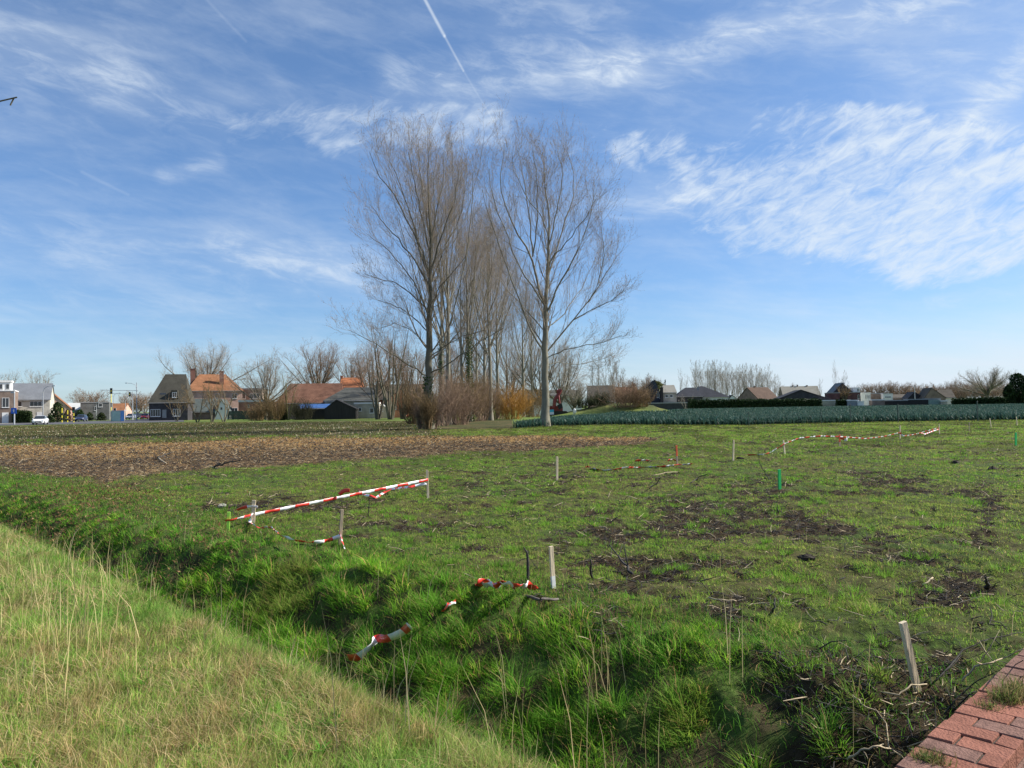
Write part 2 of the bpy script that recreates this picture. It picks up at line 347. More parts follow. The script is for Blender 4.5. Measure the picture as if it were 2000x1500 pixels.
STRAW=(.42,.34,.19); PALE=(.30,.29,.13)
# verge: dry mown grass
X,Y=samp(lambda y: 10500*np.minimum(1,(3.2/y))**1.3,1.2,40)
c,a=CA(X,Y); k=(c<2.75)&(a>-.5)&((a>.75)|(c<2.3)); X=X[k];Y=Y[k];c=c[k]; n=len(X)
pn=fbm(X*.9,Y*.9,51); pn2=fbm(X*2.5,Y*2.5,52)
C=gcol(n,[(.26,.35,.08),(.36,.40,.13),(.46,.42,.20),(.60,.49,.29)],[.30,.32,.23,.15]); 
g=ss(.42,.62,pn)[:,None]; C=C*(1-.5*g)+np.array([.16,.33,.06])*.5*g
br=ss(.55,.68,pn2)[:,None]; C=C*(1-.45*br)+np.array([.34,.25,.14])*.45*br
sc_d=np.maximum(1,(Y/4))**.6
n3v=fbm(X*7,Y*7,53,2); C=C*(.55+.85*n3v)[:,None]
h=rng.uniform(.045,.12,n)*(.35+.8*pn2+.7*n3v); 
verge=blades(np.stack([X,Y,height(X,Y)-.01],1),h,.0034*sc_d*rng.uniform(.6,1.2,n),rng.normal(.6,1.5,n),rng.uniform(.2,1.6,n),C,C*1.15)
X,Y=samp(lambda y: 1500*np.minimum(1,(3.2/y))**1.3,1.2,30); c,a=CA(X,Y); k=(c<2.9)&(a>-.5)&((a>.75)|(c<2.3))&(fbm(X*1.3,Y*1.3,57)>.44); X=X[k];Y=Y[k]; n=len(X)
thatch_=blades(np.stack([X,Y,height(X,Y)+rng.uniform(.0,.05,n)],1),rng.uniform(.06,.22,n),.0036*np.maximum(1,Y/4)**.6,rng.normal(2.4,1.3,n),rng.uniform(1.2,7,n),gcol(n,[(.62,.52,.32),(.48,.38,.22),(.36,.25,.14)],[.45,.35,.2]))
X,Y=samp(lambda y: 6.0*np.minimum(1,(4/y)),1.6,14); c,a=CA(X,Y); k=(c<2.4)&(a>.2); X=X[k];Y=Y[k]; m_=9; idx=np.repeat(np.arange(len(X)),m_); n=len(idx)
ros=blades(np.stack([X[idx],Y[idx],height(X,Y)[idx]+.015],1),rng.uniform(.05,.11,n),rng.uniform(.014,.024,n),np.tile(np.arange(m_)*.7,len(X))+rng.normal(0,.2,n),rng.uniform(1.0,3,n),gcol(n,[(.14,.27,.05),(.10,.20,.04)],[.6,.4]))
X,Y=samp(lambda y: 9*np.minimum(1,(4/y))**.9,1.5,24); c,a=CA(X,Y); k=(c<2.8)&(a>-.3)&((a>.8)|(c<2.2)); X=X[k];Y=Y[k]; nc=len(X); per=np.clip(75*(4/np.maximum(Y,4))**.6,25,75).astype(int); idx=np.repeat(np.arange(nc),per); n=len(idx); size=rng.uniform(.02,.10,nc)
ang=rng.uniform(0,6.28,n); rad=np.sqrt(rng.uniform(0,1,n))*size[idx]; bx=X[idx]+np.cos(ang)*rad; by=Y[idx]+np.sin(ang)*rad; hue=rng.uniform(0,1,nc)[idx][:,None]
C=gcol(n,[(.20,.33,.06),(.29,.37,.10),(.46,.40,.20)],[.5,.35,.15]); C=np.where(hue>.72,gcol(n,[(.50,.40,.22),(.36,.27,.14)],[.6,.4]),C)*(.7+.45*hue)
tus=blades(np.stack([bx,by,height(bx,by)-.01],1),rng.uniform(.05,.17,n)*(.6+.6*rng.uniform(0,1,nc)[idx]),.0045*np.maximum(1,by/5)**.6*rng.uniform(.5,1.6,n),ang+rng.normal(0,.6,n),rng.uniform(.3,2.2,n),C,C*1.1)
put('verge_grass',[verge,thatch_,ros,tus],'short pale green and straw coloured grass on the near verge')
# ditch bank: long lush tussocks
def bank_keep(X,Y):
    c,a=CA(X,Y); return (c>2.45)&(c<6.0)&(a>1.05)&(rng.uniform(0,1,len(X))>.55*ss(3.4,2.3,a)*ss(3.9,4.5,c)*(len(X)>20000)),c,a
X,Y=samp(lambda y: 22*np.minimum(1,(9/y))**.9,2.2,34); k,c,a=bank_keep(X,Y); X=X[k];Y=Y[k];c=c[k]
a=a[k]; dn=ss(6.5,12,a); lim=rng.uniform(0,1,len(X))<1-.93*ss(4.9,5.8,c+.9*dn); lim&=rng.uniform(0,1,len(X))>.88*ss(3.4,2.3,a)*ss(3.9,4.5,c); X=X[lim];Y=Y[lim];c=c[lim];dn=dn[lim]
nc=len(X); per=np.clip(170*(6/np.maximum(Y,6))**.8,40,170).astype(int); size=rng.uniform(.07,.17,nc); th_=rng.uniform(.14,.34,nc)*(1-.55*ss(4.7,5.6,c))*(1-.4*(1-ss(2.5,3.2,c)))*(1-.45*dn)
idx=np.repeat(np.arange(nc),per); n=len(idx); ang=rng.uniform(0,2*math.pi,n); rad=np.sqrt(rng.uniform(0,1,n))*size[idx]
bx=X[idx]+np.cos(ang)*rad; by=Y[idx]+np.sin(ang)*rad
hue=rng.uniform(0,1,nc)[idx][:,None]; dr=fbm(X*.8,Y*.8,55)[idx][:,None]
C=gcol(n,[(.095,.20,.028),(.145,.27,.042),(.235,.31,.07),(.42,.33,.17)],[.42,.31,.18,.09]); C=C*(.75+.5*hue); C=C*(1+.35*(rng.uniform(0,1,nc)[idx][:,None]<.3)*np.array([1.0,.5,0])); g=ss(.58,.72,dr); C=C*(1-.5*g)+np.array([.26,.21,.09])*.5*g
hh=th_[idx]*rng.uniform(.6,1.15,n)*(1.1-.5*rad/size[idx])
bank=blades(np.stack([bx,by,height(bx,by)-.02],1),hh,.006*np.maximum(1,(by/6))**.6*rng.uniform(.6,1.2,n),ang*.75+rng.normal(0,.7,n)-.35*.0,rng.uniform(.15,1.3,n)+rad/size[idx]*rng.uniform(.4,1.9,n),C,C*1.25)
# undergrowth between tussocks
X,Y=samp(lambda y: 1500*np.minimum(1,(5/y))**1.2,2.2,34); k,c,a=bank_keep(X,Y); X=X[k];Y=Y[k]; n=len(X)
C=gcol(n,[(.08,.17,.03),(.12,.23,.045),(.20,.15,.08),(.34,.26,.14)],[.45,.3,.13,.12])
und=blades(np.stack([X,Y,height(X,Y)-.01],1),rng.uniform(.05,.16,n),.005*np.maximum(1,(Y/5))**.6*rng.uniform(.6,1.2,n),rng.uniform(0,6.28,n),rng.uniform(.3,2.2,n),C)
put('ditch_bank_grass',[bank,und],'long dark green tussock grass on the ditch banks')
# field grass
parts=[]
X,Y=samp(lambda y: 5200*np.minimum(1,(6/y))**1.5,3.6,71); c,a=CA(X,Y); sz,fr=soil_zone(X,Y); pt=patch(X,Y); pxx,v=pxv(X,Y)
k=(c>5.0-.5*rng.uniform(0,1,len(X)))&(a>1.15-.0*c)&(rng.uniform(0,1,len(X))>sz*1.05)&(rng.uniform(0,1,len(X))>pt*.93)&(rng.uniform(0,1,len(X))<.12+.88*ss(.36,.60,fbm(X*3.6,Y*3.6,67,3)*.55+fbm(X*.9,Y*1.4,68,2)*.45+.02*np.minimum(4,np.maximum(0,Y-25)/6)))&~((v<np.interp(pxx,ST[:,0],STv))&(pxx<840))&(Y<leek_near(X)+1)
X=X[k];Y=Y[k]; n=len(X); pn=fbm(X*.45,Y*.45,61); pn2=fbm(X*1.9,Y*1.9,62); st_=fbm(X*.9,Y*.35,69,3); tf=ss(.6,.72,pn2)*ss(9,5,Y)
C=gcol(n,[(.16,.27,.045),(.235,.33,.07),(.31,.33,.11),(.42,.32,.17)],[.36,.33,.20,.11])
g=ss(.45,.65,pn)[:,None]; C=C*(1-.45*g)+np.array([.25,.25,.09])*.45*g
C=C*(.62+.75*fbm(X*4,Y*4,66)[:,None])*(1-.55*ss(.5,.62,st_)*ss(15,35,Y))[:,None]
h=rng.uniform(.025,.065,n)*(.6+.8*pn2)*np.maximum(1,Y/22)**.5*(1+2.2*tf)
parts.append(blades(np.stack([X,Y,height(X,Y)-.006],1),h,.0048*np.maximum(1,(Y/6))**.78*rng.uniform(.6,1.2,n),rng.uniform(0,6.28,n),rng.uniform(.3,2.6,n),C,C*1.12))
# bright tufts in the field
X,Y=samp(lambda y: 1.6*np.minimum(1,(9/y))**.8,4.5,55); c,a=CA(X,Y); sz,fr=soil_zone(X,Y); k=(c>5.2)&(a>1.3)&(sz<.1)&(Y<leek_near(X)-1); X=X[k];Y=Y[k]; nc=len(X)
size=rng.uniform(.05,.16,nc)*np.maximum(1,Y/14)**.6; per=np.clip(110*(8/np.maximum(Y,8))**.8,25,110).astype(int); idx=np.repeat(np.arange(nc),per); n=len(idx)
ang=rng.uniform(0,6.28,n); rad=np.sqrt(rng.uniform(0,1,n))*size[idx]; bx=X[idx]+np.cos(ang)*rad; by=Y[idx]+np.sin(ang)*rad
C=gcol(n,[(.15,.29,.045),(.21,.34,.07),(.11,.21,.035)],[.5,.3,.2])
parts.append(blades(np.stack([bx,by,height(bx,by)-.01],1),rng.uniform(.05,.14,n)*np.maximum(1,by/20)**.3,.005*np.maximum(1,by/8)**.75*rng.uniform(.6,1.1,n),ang+rng.normal(0,.5,n),rng.uniform(.3,1.6,n),C))
put('field_grass',parts,'short green pasture grass covering the field')
# straw, chips and litter on the cleared soil and patches
parts=[]
X,Y=samp(lambda y: 900*np.minimum(1,(9/y))**.9,4,68); c,a=CA(X,Y); sz,fr=soil_zone(X,Y); pt=patch(X,Y)*((c>4.9)|((c>4.1)&(a<3)))*(a>1.2)
k=rng.uniform(0,1,len(X))<np.maximum(sz*.9,pt*.8)+.03*(c>5.2); X=X[k];Y=Y[k];fr=fr[k];sz=sz[k]; n=len(X)
C=gcol(n,[(.048,.034,.025),(.13,.084,.058),(.29,.185,.11),(.54,.41,.26)],[.45,.30,.17,.08]); f=(rng.uniform(0,1,n)<fr*.72)[:,None]; C=C*np.where(sz>.3,.85,.42)[:,None]; C=np.where(f,gcol(n,[(.62,.40,.17),(.52,.28,.12),(.70,.55,.30)],[.5,.3,.2]),C)
parts.append(blades(np.stack([X,Y,height(X,Y)+.003],1),rng.uniform(.02,.11,n)*np.maximum(1,Y/22)**.5,.007*np.maximum(1,Y/9)**.72*rng.uniform(.5,1.5,n),rng.uniform(0,6.28,n),rng.uniform(1.5,6,n),C))
put('soil_litter',parts,'dry straw, wood chips and plant litter scattered on the cleared soil')
# weeds and stubble on far left field
X,Y=samp(lambda y: 12*np.ones_like(y),36,132); pxx,v=pxv(X,Y); k=(pxx<860)&(v<np.interp(pxx,ST[:,0],STv)*1.12)&(v>np.interp(pxx,[0,300,800],[24,21.5,26])); X=X[k];Y=Y[k]; n=len(X)
row=ss(.45,.75,fbm(X*.25,Y*.9,71))
C=gcol(n,[(.10,.125,.04),(.13,.115,.055),(.22,.165,.10),(.60,.54,.40)],[.42,.32,.20,.06]); f=(rng.uniform(0,1,n)<ss(.66,.72,fbm(X*.3,Y*.55,72))*.35)[:,None]; C=np.where(f,np.array([.7,.66,.52]),C)
put('stubble_weeds',[blades(np.stack([X,Y,height(X,Y)],1),rng.uniform(.05,.2,n),rng.uniform(.03,.09,n),rng.uniform(0,6.28,n),rng.uniform(.4,3,n),C)],'weeds and pale stubble on the far ploughed field at left')
# dead leaves caught along the far left ditch
X,Y=samp(lambda y: 150*np.ones_like(y),7,24); px_,v_=pxv(X,Y); py_=v_+hor(px_); w_=np.exp(-((px_-90)/130)**2-((py_-1005)/28)**2)+np.exp(-((px_-210)/110)**2-((py_-965)/18)**2)+.7*np.exp(-((px_-400)/90)**2-((py_-1065)/22)**2)+.25*np.exp(-((px_-330)/60)**2-((py_-1090)/30)**2)
k=rng.uniform(0,1,len(X))<w_*1.0; X=X[k];Y=Y[k]; n=len(X)
put('dead_leaves',[blades(np.stack([X,Y,height(X,Y)+rng.uniform(.01,.09,n)],1),rng.uniform(.03,.08,n),rng.uniform(.02,.045,n),rng.uniform(0,6.28,n),rng.uniform(.5,4,n),gcol(n,[(.27,.18,.10),(.20,.125,.07),(.40,.29,.17),(.10,.07,.04)],[.35,.3,.12,.23]))],'dead brown leaves caught in the grass along the ditch at left')
# tall dry stalks on verge edge and ditch
def stalks(cl,hr,w0,colr,lean=(.1,.5),phi0=2.2):
    Ps=np.array(cl); n=len(Ps)
    P=np.stack([Ps[:,0],Ps[:,1],height(Ps[:,0],Ps[:,1])-.02],1)
    return blades(P,rng.uniform(*hr,n),w0*rng.uniform(.7,1.3,n),rng.normal(phi0,.7,n),rng.uniform(*lean,n),gcol(n,colr,[1]*len(colr),.15))
pts=[]
for (cx,cy,s,nn) in [(60,1200,60,45),(130,1270,40,34),(20,1150,60,30),(220,1150,60,18),(170,1340,40,14),(100,1120,90,30),(240,1230,50,10)]:
    g0=gnd(cx,cy,.2)
    for _ in range(nn): pts.append((g0.x+random.gauss(0,s/200),g0.y+random.gauss(0,s/160)))
P1=stalks(pts,(.25,.60),.005,[(.60,.52,.28),(.52,.46,.24),(.66,.56,.34)],(.15,.7),2.3)
pts=[]
for _ in range(330):
    aa=random.uniform(1.3,13); cc=random.gauss(2.75,.3) if random.random()<.75 else random.uniform(3,5)
    pts.append((.714*cc-.70*aa,.70*cc+.714*aa))
P2=stalks(pts,(.18,.62),.0045,[(.42,.36,.22),(.36,.30,.18),(.5,.45,.3)],(.05,.8),1.2)
pts=[]
for (cx,cy,z,nn) in [(520,1500,.2,0),(1110,1480,.2,2),(1010,1440,0,3),(770,1480,.2,4),(960,1350,-.3,3),(1150,1330,-.2,6),(1200,1370,-.3,8),(700,1300,0,3),(1400,1290,0,2)]:
    g0=gnd(cx,cy,z)
    for _ in range(nn): pts.append((g0.x+random.gauss(0,.1),g0.y+random.gauss(0,.1)))
P3=stalks(pts,(.5,.85),.005,[(.55,.48,.3),(.48,.42,.25)],(.15,.6),2.0)
pts=[]
for _ in range(160):
    Yq=random.uniform(5,16); pts.append((Yq*random.uniform(-.1,.75),Yq))
pts=[p for p in pts if CA(*p)[0]>5.2]
P4=stalks(pts,(.12,.35),.003,[(.5,.43,.28),(.4,.33,.2)],(.05,.6),1.2)
put('dry_stalks',[P1,P2,P3,P4],'tall straw coloured dry stalks standing along the ditch edge')
# ================================================================== objects: wall, stakes, tapes, sticks
brick=mat('clay_brick',(.27,.118,.082),.9,.08,.28,7,bump=.5,bscale=90)
brick2=mat('weathered_brick',(.20,.115,.09),.9,.08,.35,14,bump=.5,bscale=90)
mortar=mat('old_mortar',(.07,.065,.055),.95,.1,.4,30,bump=.6)
concrete=mat('grey_concrete',(.30,.29,.26),.9,.2,.3,8,bump=.4)
def brick_wall():
    n=Vector((.697,-.717,0)); dd=Vector((.717,.697,0))          # n towards the camera side, dd along the wall
    # left top edge line: n.P = -k
    Hh=1.30; zt=H-Hh; k=-.865*Hh
    p0=gnd(1750,1495,zt); M=Matrix.Translation(Vector((p0.x,p0.y,0)))@Matrix(((dd.x,n.x,0,0),(dd.y,n.y,0,0),(0,0,1,0),(0,0,0,1)))
    mb=MB(); rp=.111; W=.272
    s=-14
    r=random.Random(4)
    for i in range(s,34):
        x0=i*rp; off=0 if i%2 else .105
        segs=[]; y=0.0
        first=.09 if i%2 else .193
        cuts=[0,first]; 
        while cuts[-1]<W-.02: cuts.append(min(W,cuts[-1]+.205))
        for a,b2 in zip(cuts[:-1],cuts[1:]):
            if b2-a<.03: continue
            j=[r.uniform(-.0035,.0035) for _ in range(6)]
            z1=zt+j[0]; x1=x0+rp-.007+j[1]; 
            ov=r.uniform(0,.012) if a==0 else 0
            ya=a+(.004 if a>0 else -ov*.5); yb=b2-.004
            c=.0025; z0=z1-.065
            vs=[(x0,ya,z0),(x1,ya,z0),(x1,yb,z0),(x0,yb,z0),(x0,ya,z1-c),(x1,ya,z1-c),(x1,yb,z1-c),(x0,yb,z1-c),(x0+c,ya+c,z1),(x1-c,ya+c,z1),(x1-c,yb-c,z1+j[2]),(x0+c,yb-c,z1+j[2])]
            vs=[M@Vector(v) for v in vs]
            mb.add(vs,[(0,1,5,4),(1,2,6,5),(2,3,7,6),(3,0,4,7),(4,5,9,8),(5,6,10,9),(6,7,11,10),(7,4,8,11),(8,9,10,11)],0 if r.random()<.6 else 1)
    mb.box(-14*rp,34*rp,.012,W-.010,-.75,zt-.009,2,M)
    # courses on both faces
    for kz in range(15):
        z0=zt-.075*(kz+1)-.072; 
        for i in range(-8,17):
            x0=i*.22+(.11 if kz%2 else 0)
            for (ya,yb) in((.0,.011),(W-.009,W+.002)):
                mb.box(x0+.005,x0+.210,ya,yb,z0+.006,z0+.070,0 if r.random()<.5 else 1,M)
    o=mb.build('brick_parapet',[brick,brick2,mortar])
    tag(o,'low red brick parapet wall in the bottom right corner over the ditch','wall')
    return M,zt,p0,dd,n
WM,WZ,WP0,WD,WN=brick_wall()
# rubble stones and weeds by the wall
stone=mat('field_stone',(.24,.23,.20),.9,.2,.3,12,bump=.7,bscale=30)
def rock(name,label,p,s,mt=stone,seed=0,cat='stone',flat=.6,group=None):
    r=random.Random(seed); n1,n2=7,5; vs=[];fs=[]
    for i in range(n2+1):
        t=math.pi*i/n2
        for k in range(n1):
            a=2*math.pi*k/n1; q=1+r.uniform(-.22,.22)
            vs.append((s*q*math.sin(t)*math.cos(a),s*q*math.sin(t)*math.sin(a)*.8,s*flat*q*math.cos(t)))
    for i in range(n2):
        for k in range(n1): fs.append((i*n1+k,(i+1)*n1+k,(i+1)*n1+(k+1)%n1,i*n1+(k+1)%n1))
    mb=MB().add(vs,fs); o=mb.build(name,mt,loc=p); o.rotation_euler=(0,0,r.uniform(0,6)); return tag(o,label,cat,group)
def onz(px,py,dz=0.0):
    p=gnd(px,py,0)
    for _ in range(6): p=gnd(px,py,hz(p.x,p.y)+dz)
    return p
p=gnd(1825,1395,.1); rock('concrete_rubble','grey broken concrete lump beside the brick parapet',(p.x,p.y,hz(p.x,p.y)+.05),.09,concrete,3,'rubble')
p=gnd(1860,1372,.2); rock('concrete_rubble','flat pale concrete slab piece between the ditch and the brick wall top',(p.x-.1,p.y,hz(p.x,p.y)+.05),.13,concrete,4,'rubble',.35)
p=onz(262,988);
# weeds growing on the wall top and at its foot
def clump(cx,cy,z,n,s,hr,cols,w=.003):
    x=cx+rng.normal(0,s,n); y=cy+rng.normal(0,s,n)
    return blades(np.stack([x,y,np.full(n,z)],1),rng.uniform(*hr,n),w*rng.uniform(.7,1.3,n),rng.uniform(0,6.28,n),rng.uniform(.3,2.5,n),gcol(n,cols,[1]*len(cols)))
wc=[(.10,.15,.05),(.16,.18,.07),(.22,.17,.09),(.30,.25,.14)]
ps=[]
for (cx,cy,n,s,hr) in [(1965,1368,420,.05,(.03,.09)),(1990,1360,300,.05,(.04,.11)),(1930,1382,160,.04,(.02,.05)),(1820,1485,300,.04,(.02,.06)),(1800,1478,120,.04,(.015,.05)),(1985,1350,200,.05,(.05,.13))]:
    q=gnd(cx,cy,WZ); ps.append(clump(q.x,q.y,WZ-.004,n,s*.6,hr,wc))
put('wall_weeds',ps,'tufts of brownish weeds growing in the joints of the brick parapet')
# ---- stakes
wood=mat('raw_pine_wood',(.66,.54,.37),.8,.2,.3,14,sx=(1,1,.15),bump=.3,bscale=60)
wood_d=mat('weathered_wood',(.34,.27,.19),.85,.2,.35,14,sx=(1,1,.15),bump=.3)
gpaint=mat('green_marker_paint',(.02,.42,.10),.5,.4,.12,20)
lpaint=mat('lime_marker_paint',(.42,.80,.10),.5,.4,.12,20)
wpaint=mat('white_marking_paint',(.75,.74,.70),.6,.3,.1,20)
rpaint=mat('orange_red_marker_paint',(.60,.10,.04),.5,.4,.15,20)
def stake(label,xt,yt,xb,yb,w=.045,d=.022,mt=wood,tip=None,cat='stake',tipm=None,rot=.5,low=None,group='survey stakes in the field'):
    b=onz(xb,yb); b.z-=.0; t=at(xt,yt,b.y-.02)
    ax=(t-b); Lh=ax.length; z=ax.normalized(); x=Vector((math.cos(rot),math.sin(rot),0)); y=z.cross(x).normalized(); x=y.cross(z)
    Mx=Matrix(((x.x,y.x,z.x,0),(x.y,y.y,z.y,0),(x.z,y.z,z.z,0),(0,0,0,1)))
    root=thing('wooden_stake',label,cat,b,0,group); 
    mb=MB(); k=.003
    z0,z1=-.12,Lh
    if tip: z1=Lh*(1-tip)
    if low: zl=Lh*low
    def bx(a,c2):
        m2=MB(); hw,hd=w/2,d/2
        poly=[(-hw+k,-hd),(hw-k,-hd),(hw,-hd+k),(hw,hd-k),(hw-k,hd),(-hw+k,hd),(-hw,hd-k),(-hw,-hd+k)]
        m2.prism(poly,a,c2,0,'z'); m2.v=[tuple(Mx@Vector(v)) for v in m2.v]; return m2
    bx(low*Lh if low else z0,z1).build('shaft',mt,root)
    if low: bx(z0,low*Lh).build('painted_foot',wpaint,root)
    if tip: bx(z1,Lh).build('painted_tip',tipm,root)
    return root,b,t
S={}
S['a']=stake('pale wooden stake leaning left, nearest one beside the brick wall',1763,1215,1790,1340,.048,.03,wood,rot=.35)
S['b']=stake('wooden stake with a white painted foot in long grass at the ditch edge',1076,1067,1081,1147,.045,.024,wood,low=.28,rot=.5)
S['c']=stake('grey brown stake with red white tape knotted at its foot above the ditch',668,995,664,1064,.042,.022,wood_d,rot=.5)
S['d']=stake('wooden stake at the right end of the long taut barrier tape',834,918,836,973,.045,.022,wood,rot=.3)
S['e']=stake('short wooden stake at the left tape end, just right of the lime stake',496,977,494,1024,.06,.022,wood,rot=.2)
S['f']=stake('lime yellow painted stake, leftmost of all stakes',447,1000,445,1042,.045,.022,lpaint,cat='stake',rot=.3)
S['g']=stake('bare pale stake standing alone left of the loose tape in mid field',1088,892,1088,938,.055,.03,wood,rot=.4)
S['h']=stake('stake with orange red painted top half beside the loose tape in mid field',1321,870,1323,908,.055,.03,wood_d,tip=.55,tipm=rpaint,rot=.4)
S['i']=stake('bare pale stake right of the red topped stake with no tape on it',1433,860,1432,900,.055,.03,wood,rot=.4)
S['j']=stake('bright green painted stake in the middle of the field',1522,917,1523,956,.07,.03,gpaint,rot=.4)
S['k']=stake('leaning pale stake at the left end of the far sagging tape',1530,860,1533,887,.06,.03,wood,rot=.4)
S['l']=stake('stake with orange red top halfway along the far sagging tape',1640,849,1640,873,.07,.03,wood_d,tip=.6,tipm=rpaint,rot=.4)
S['m']=stake('thin pale stake near the right end of the far tape, second from its end',1758,831,1758,857,.06,.03,wood,rot=.4)
S['n']=stake('pale stake at the far right end of the sagging tape',1834,829,1835,848,.06,.03,wood,rot=.4)
S['o']=stake('bright green painted stake at the right edge of the field',1984,845,1984,871,.10,.03,gpaint,rot=.4)
S['p']=stake('small dull stake just right of the tape end near the leek field',1893,824,1893,843,.05,.03,wood_d,rot=.4)
S['q']=stake('small pale leaning stake in front of the leek field, between two others',1933,817,1936,834,.06,.03,wood,rot=.4)
S['r']=stake('small pale stake farthest right in front of the leek field',1985,814,1987,832,.06,.03,wood,rot=.4)
# iron bar
b0=onz(1031,1133); t0=at(1028,1070,b0.y); 
mb=MB().tube([b0-Vector((0,0,.1)),b0.lerp(t0,.55)+Vector((.01,0,0)),b0.lerp(t0,.85)+Vector((.006,0,0)),t0-Vector((.03,0,-.01))],[.016,.015,.012,.004],6)
tag(mb.build('dead_stump_stem',mat('dark_bark',(.06,.055,.05),.9,.1,.4,20,bump=.5)),'dark upright broken stem just left of the stake with white foot','stem')
dbark=bpy.data.materials['dark_bark']
# ---- barrier tape
tred=mat('tape_red_plastic',(.70,.05,.035),.35,.5,.08,6); twht=mat('tape_white_plastic',(.78,.79,.80),.35,.5,.06,6)
def tape(label,pts,w=.075,stripe=.26,tw=None,sag=0,wave=.006,seed=0,wdir=Vector((0,0,1)),first=0):
    r=random.Random(seed); pts=[Vector(p) for p in pts]
    # resample
    res=[];tws=[]
    if tw is None: tw=[0]*len(pts)
    tot=0
    for i in range(len(pts)-1):
        a,b_=pts[i],pts[i+1]; L_=(b_-a).length; n=max(2,int(L_/.02))
        for k in range(n):
            t=k/n; res.append(a.lerp(b_,t)-Vector((0,0,sag*4*t*(1-t)))); tws.append(tw[i]*(1-t)+tw[i+1]*t)
    res.append(pts[-1]); tws.append(tw[-1])
    # smooth
    for _ in range(3 if len(pts)>2 else 0): res=[res[0]]+[(res[i-1]+res[i]*2+res[i+1])/4 for i in range(1,len(res)-1)]+[res[-1]]
    mb=MB(); s=0; rows=[]
    for i,pp in enumerate(res):
        t=(res[min(i+1,len(res)-1)]-res[max(i-1,0)]).normalized()
        u=(wdir-t*wdir.dot(t)); u=(u if u.length>.1 else Vector((0,1,0))).normalized(); v=t.cross(u)
        ang=tws[i]; uu=u*math.cos(ang)+v*math.sin(ang); nn=t.cross(uu)
        if i: s+=(res[i]-res[i-1]).length
        f=nn*wave*(math.sin(s*31+seed)+math.sin(s*13)); f2=nn*wave*math.sin(s*23+1)
        rows.append((pp-uu*w/2+f,pp+f2,pp+uu*w/2-f,s))
    for i,(a,b_,c_,s_) in enumerate(rows):
        mb.v+=[tuple(a),tuple(b_),tuple(c_)]
        if i:
            mi=(int(s_/stripe)+first)%2; o=3*(i-1)
            mb.f+=[(o,o+1,o+4,o+3),(o+1,o+2,o+5,o+4)]; mb.m+=[mi,mi]
    o=mb.build('barrier_tape',[tred,twht],smooth=True)
    md=o.modifiers.new('thick','SOLIDIFY'); md.thickness=.0006
    return tag(o,label,'barrier tape','red and white barrier tapes')
def pd(px,py,Y): return at(px,py,Y)
fwd=lambda k,px,py,dy=-.03: at(px,py,S[k][1].y+dy)
tape('long taut red and white barrier tape strung between the lime stake and a wooden stake',[fwd('f',440,1017),fwd('f',452,1016),fwd('e',492,1006),fwd('d',836,937)],w=.058,stripe=.30,tw=[1.0,.9,.35,.1],wave=.003,seed=1)
tape('loose end of tape fluttering left of the short stake',[fwd('e',463,996,.05),fwd('e',480,990),fwd('e',498,989),fwd('e',503,991)],w=.05,stripe=.22,tw=[1.0,.5,.3,.2],seed=2,first=0)
tape('sagging tape hanging from the short stake to the grey brown stake above the ditch',[fwd('e',492,1001),fwd('e',488,1020),onz(497,1026,.10),onz(508,1032,.08),onz(520,1030,.14),onz(532,1031,.18),onz(548,1046,.16),onz(575,1055,.16),onz(600,1059,.15),onz(628,1058,.15),at(640,1056,S['c'][1].y),at(666,1046,S['c'][1].y-.04)],w=.05,stripe=.24,tw=[1.2,1.3,.8,1.2,.9,.7,.6,.9,1.1,.5,.2,0],seed=3,first=1)
tape('tape tail wrapped down the grey brown stake',[fwd('c',663,1042),fwd('c',667,1050),onz(670,1062,.04),onz(674,1072,.02)],w=.045,stripe=.10,tw=[.5,1,.4,.8],seed=4)
tape('slack tape drooping to the grass below the right end of the taut tape',[fwd('d',833,944),fwd('d',800,951,-.2),onz(765,955,.10),onz(748,963,.03),onz(735,972,.03),onz(722,968,.05),onz(703,965,.03),onz(700,957,.08)],w=.05,stripe=.25,tw=[.4,.6,.9,1.2,.6,.9,.7,.4],seed=5,first=1)
tape('red tape folded over itself on the middle of the taut tape',[at(662,966,13.88),at(672,958,13.85),at(683,958,13.85)],w=.07,stripe=.5,tw=[.2,.1,.3],seed=15)
g1=.13
tape('crumpled red and white tape lying in tussocks left of the white footed stake',[onz(868,1188,.14),onz(890,1172,.20),onz(905,1157,.22),onz(920,1146,.24),onz(945,1142,.20),onz(965,1143,.21),onz(985,1139,.20),onz(1005,1145,.19),onz(1030,1142,.20),onz(1045,1150,.14)],w=.075,stripe=.21,tw=[.9,1.0,1.0,.9,1.1,.8,1.2,1.0,.9,1.2],seed=6,wave=.014)
tape('second crumple of tape twisted behind the first in the same tussock',[onz(930,1138,.17),onz(950,1134,.20),onz(968,1146,.18),onz(980,1134,.21),onz(992,1140,.19)],w=.08,stripe=.2,tw=[.8,1.0,.2,1.4,.7],seed=7,wave=.012)
tape('torn tape strip lying on the ditch bank below the crumpled one',[onz(680,1284,.20),onz(697,1285,.24),onz(715,1270,.27),onz(727,1260,.29),onz(731,1250,.30),onz(737,1246,.30),onz(752,1248,.30),onz(772,1242,.28),onz(790,1232,.26),onz(800,1222,.2)],w=.07,stripe=.235,tw=[.5,.5,.6,.5,-.6,-.7,.4,.5,.6,.7],seed=8,wave=.003)
tape('slack tape lying on the grass from a crumple to the red topped stake',[onz(1143,914,.05),onz(1148,910,.10),onz(1156,915,.05),onz(1180,919,.04),onz(1200,917,.05),onz(1222,913,.05),onz(1250,914,.02),onz(1272,912,.04),onz(1295,911,.06),at(1322,909,S['h'][1].y-.03),onz(1352,906,.04)],w=.08,stripe=.32,tw=[.6,.8,1,.9,1,.8,1,1,.9,.6,1],seed=9)
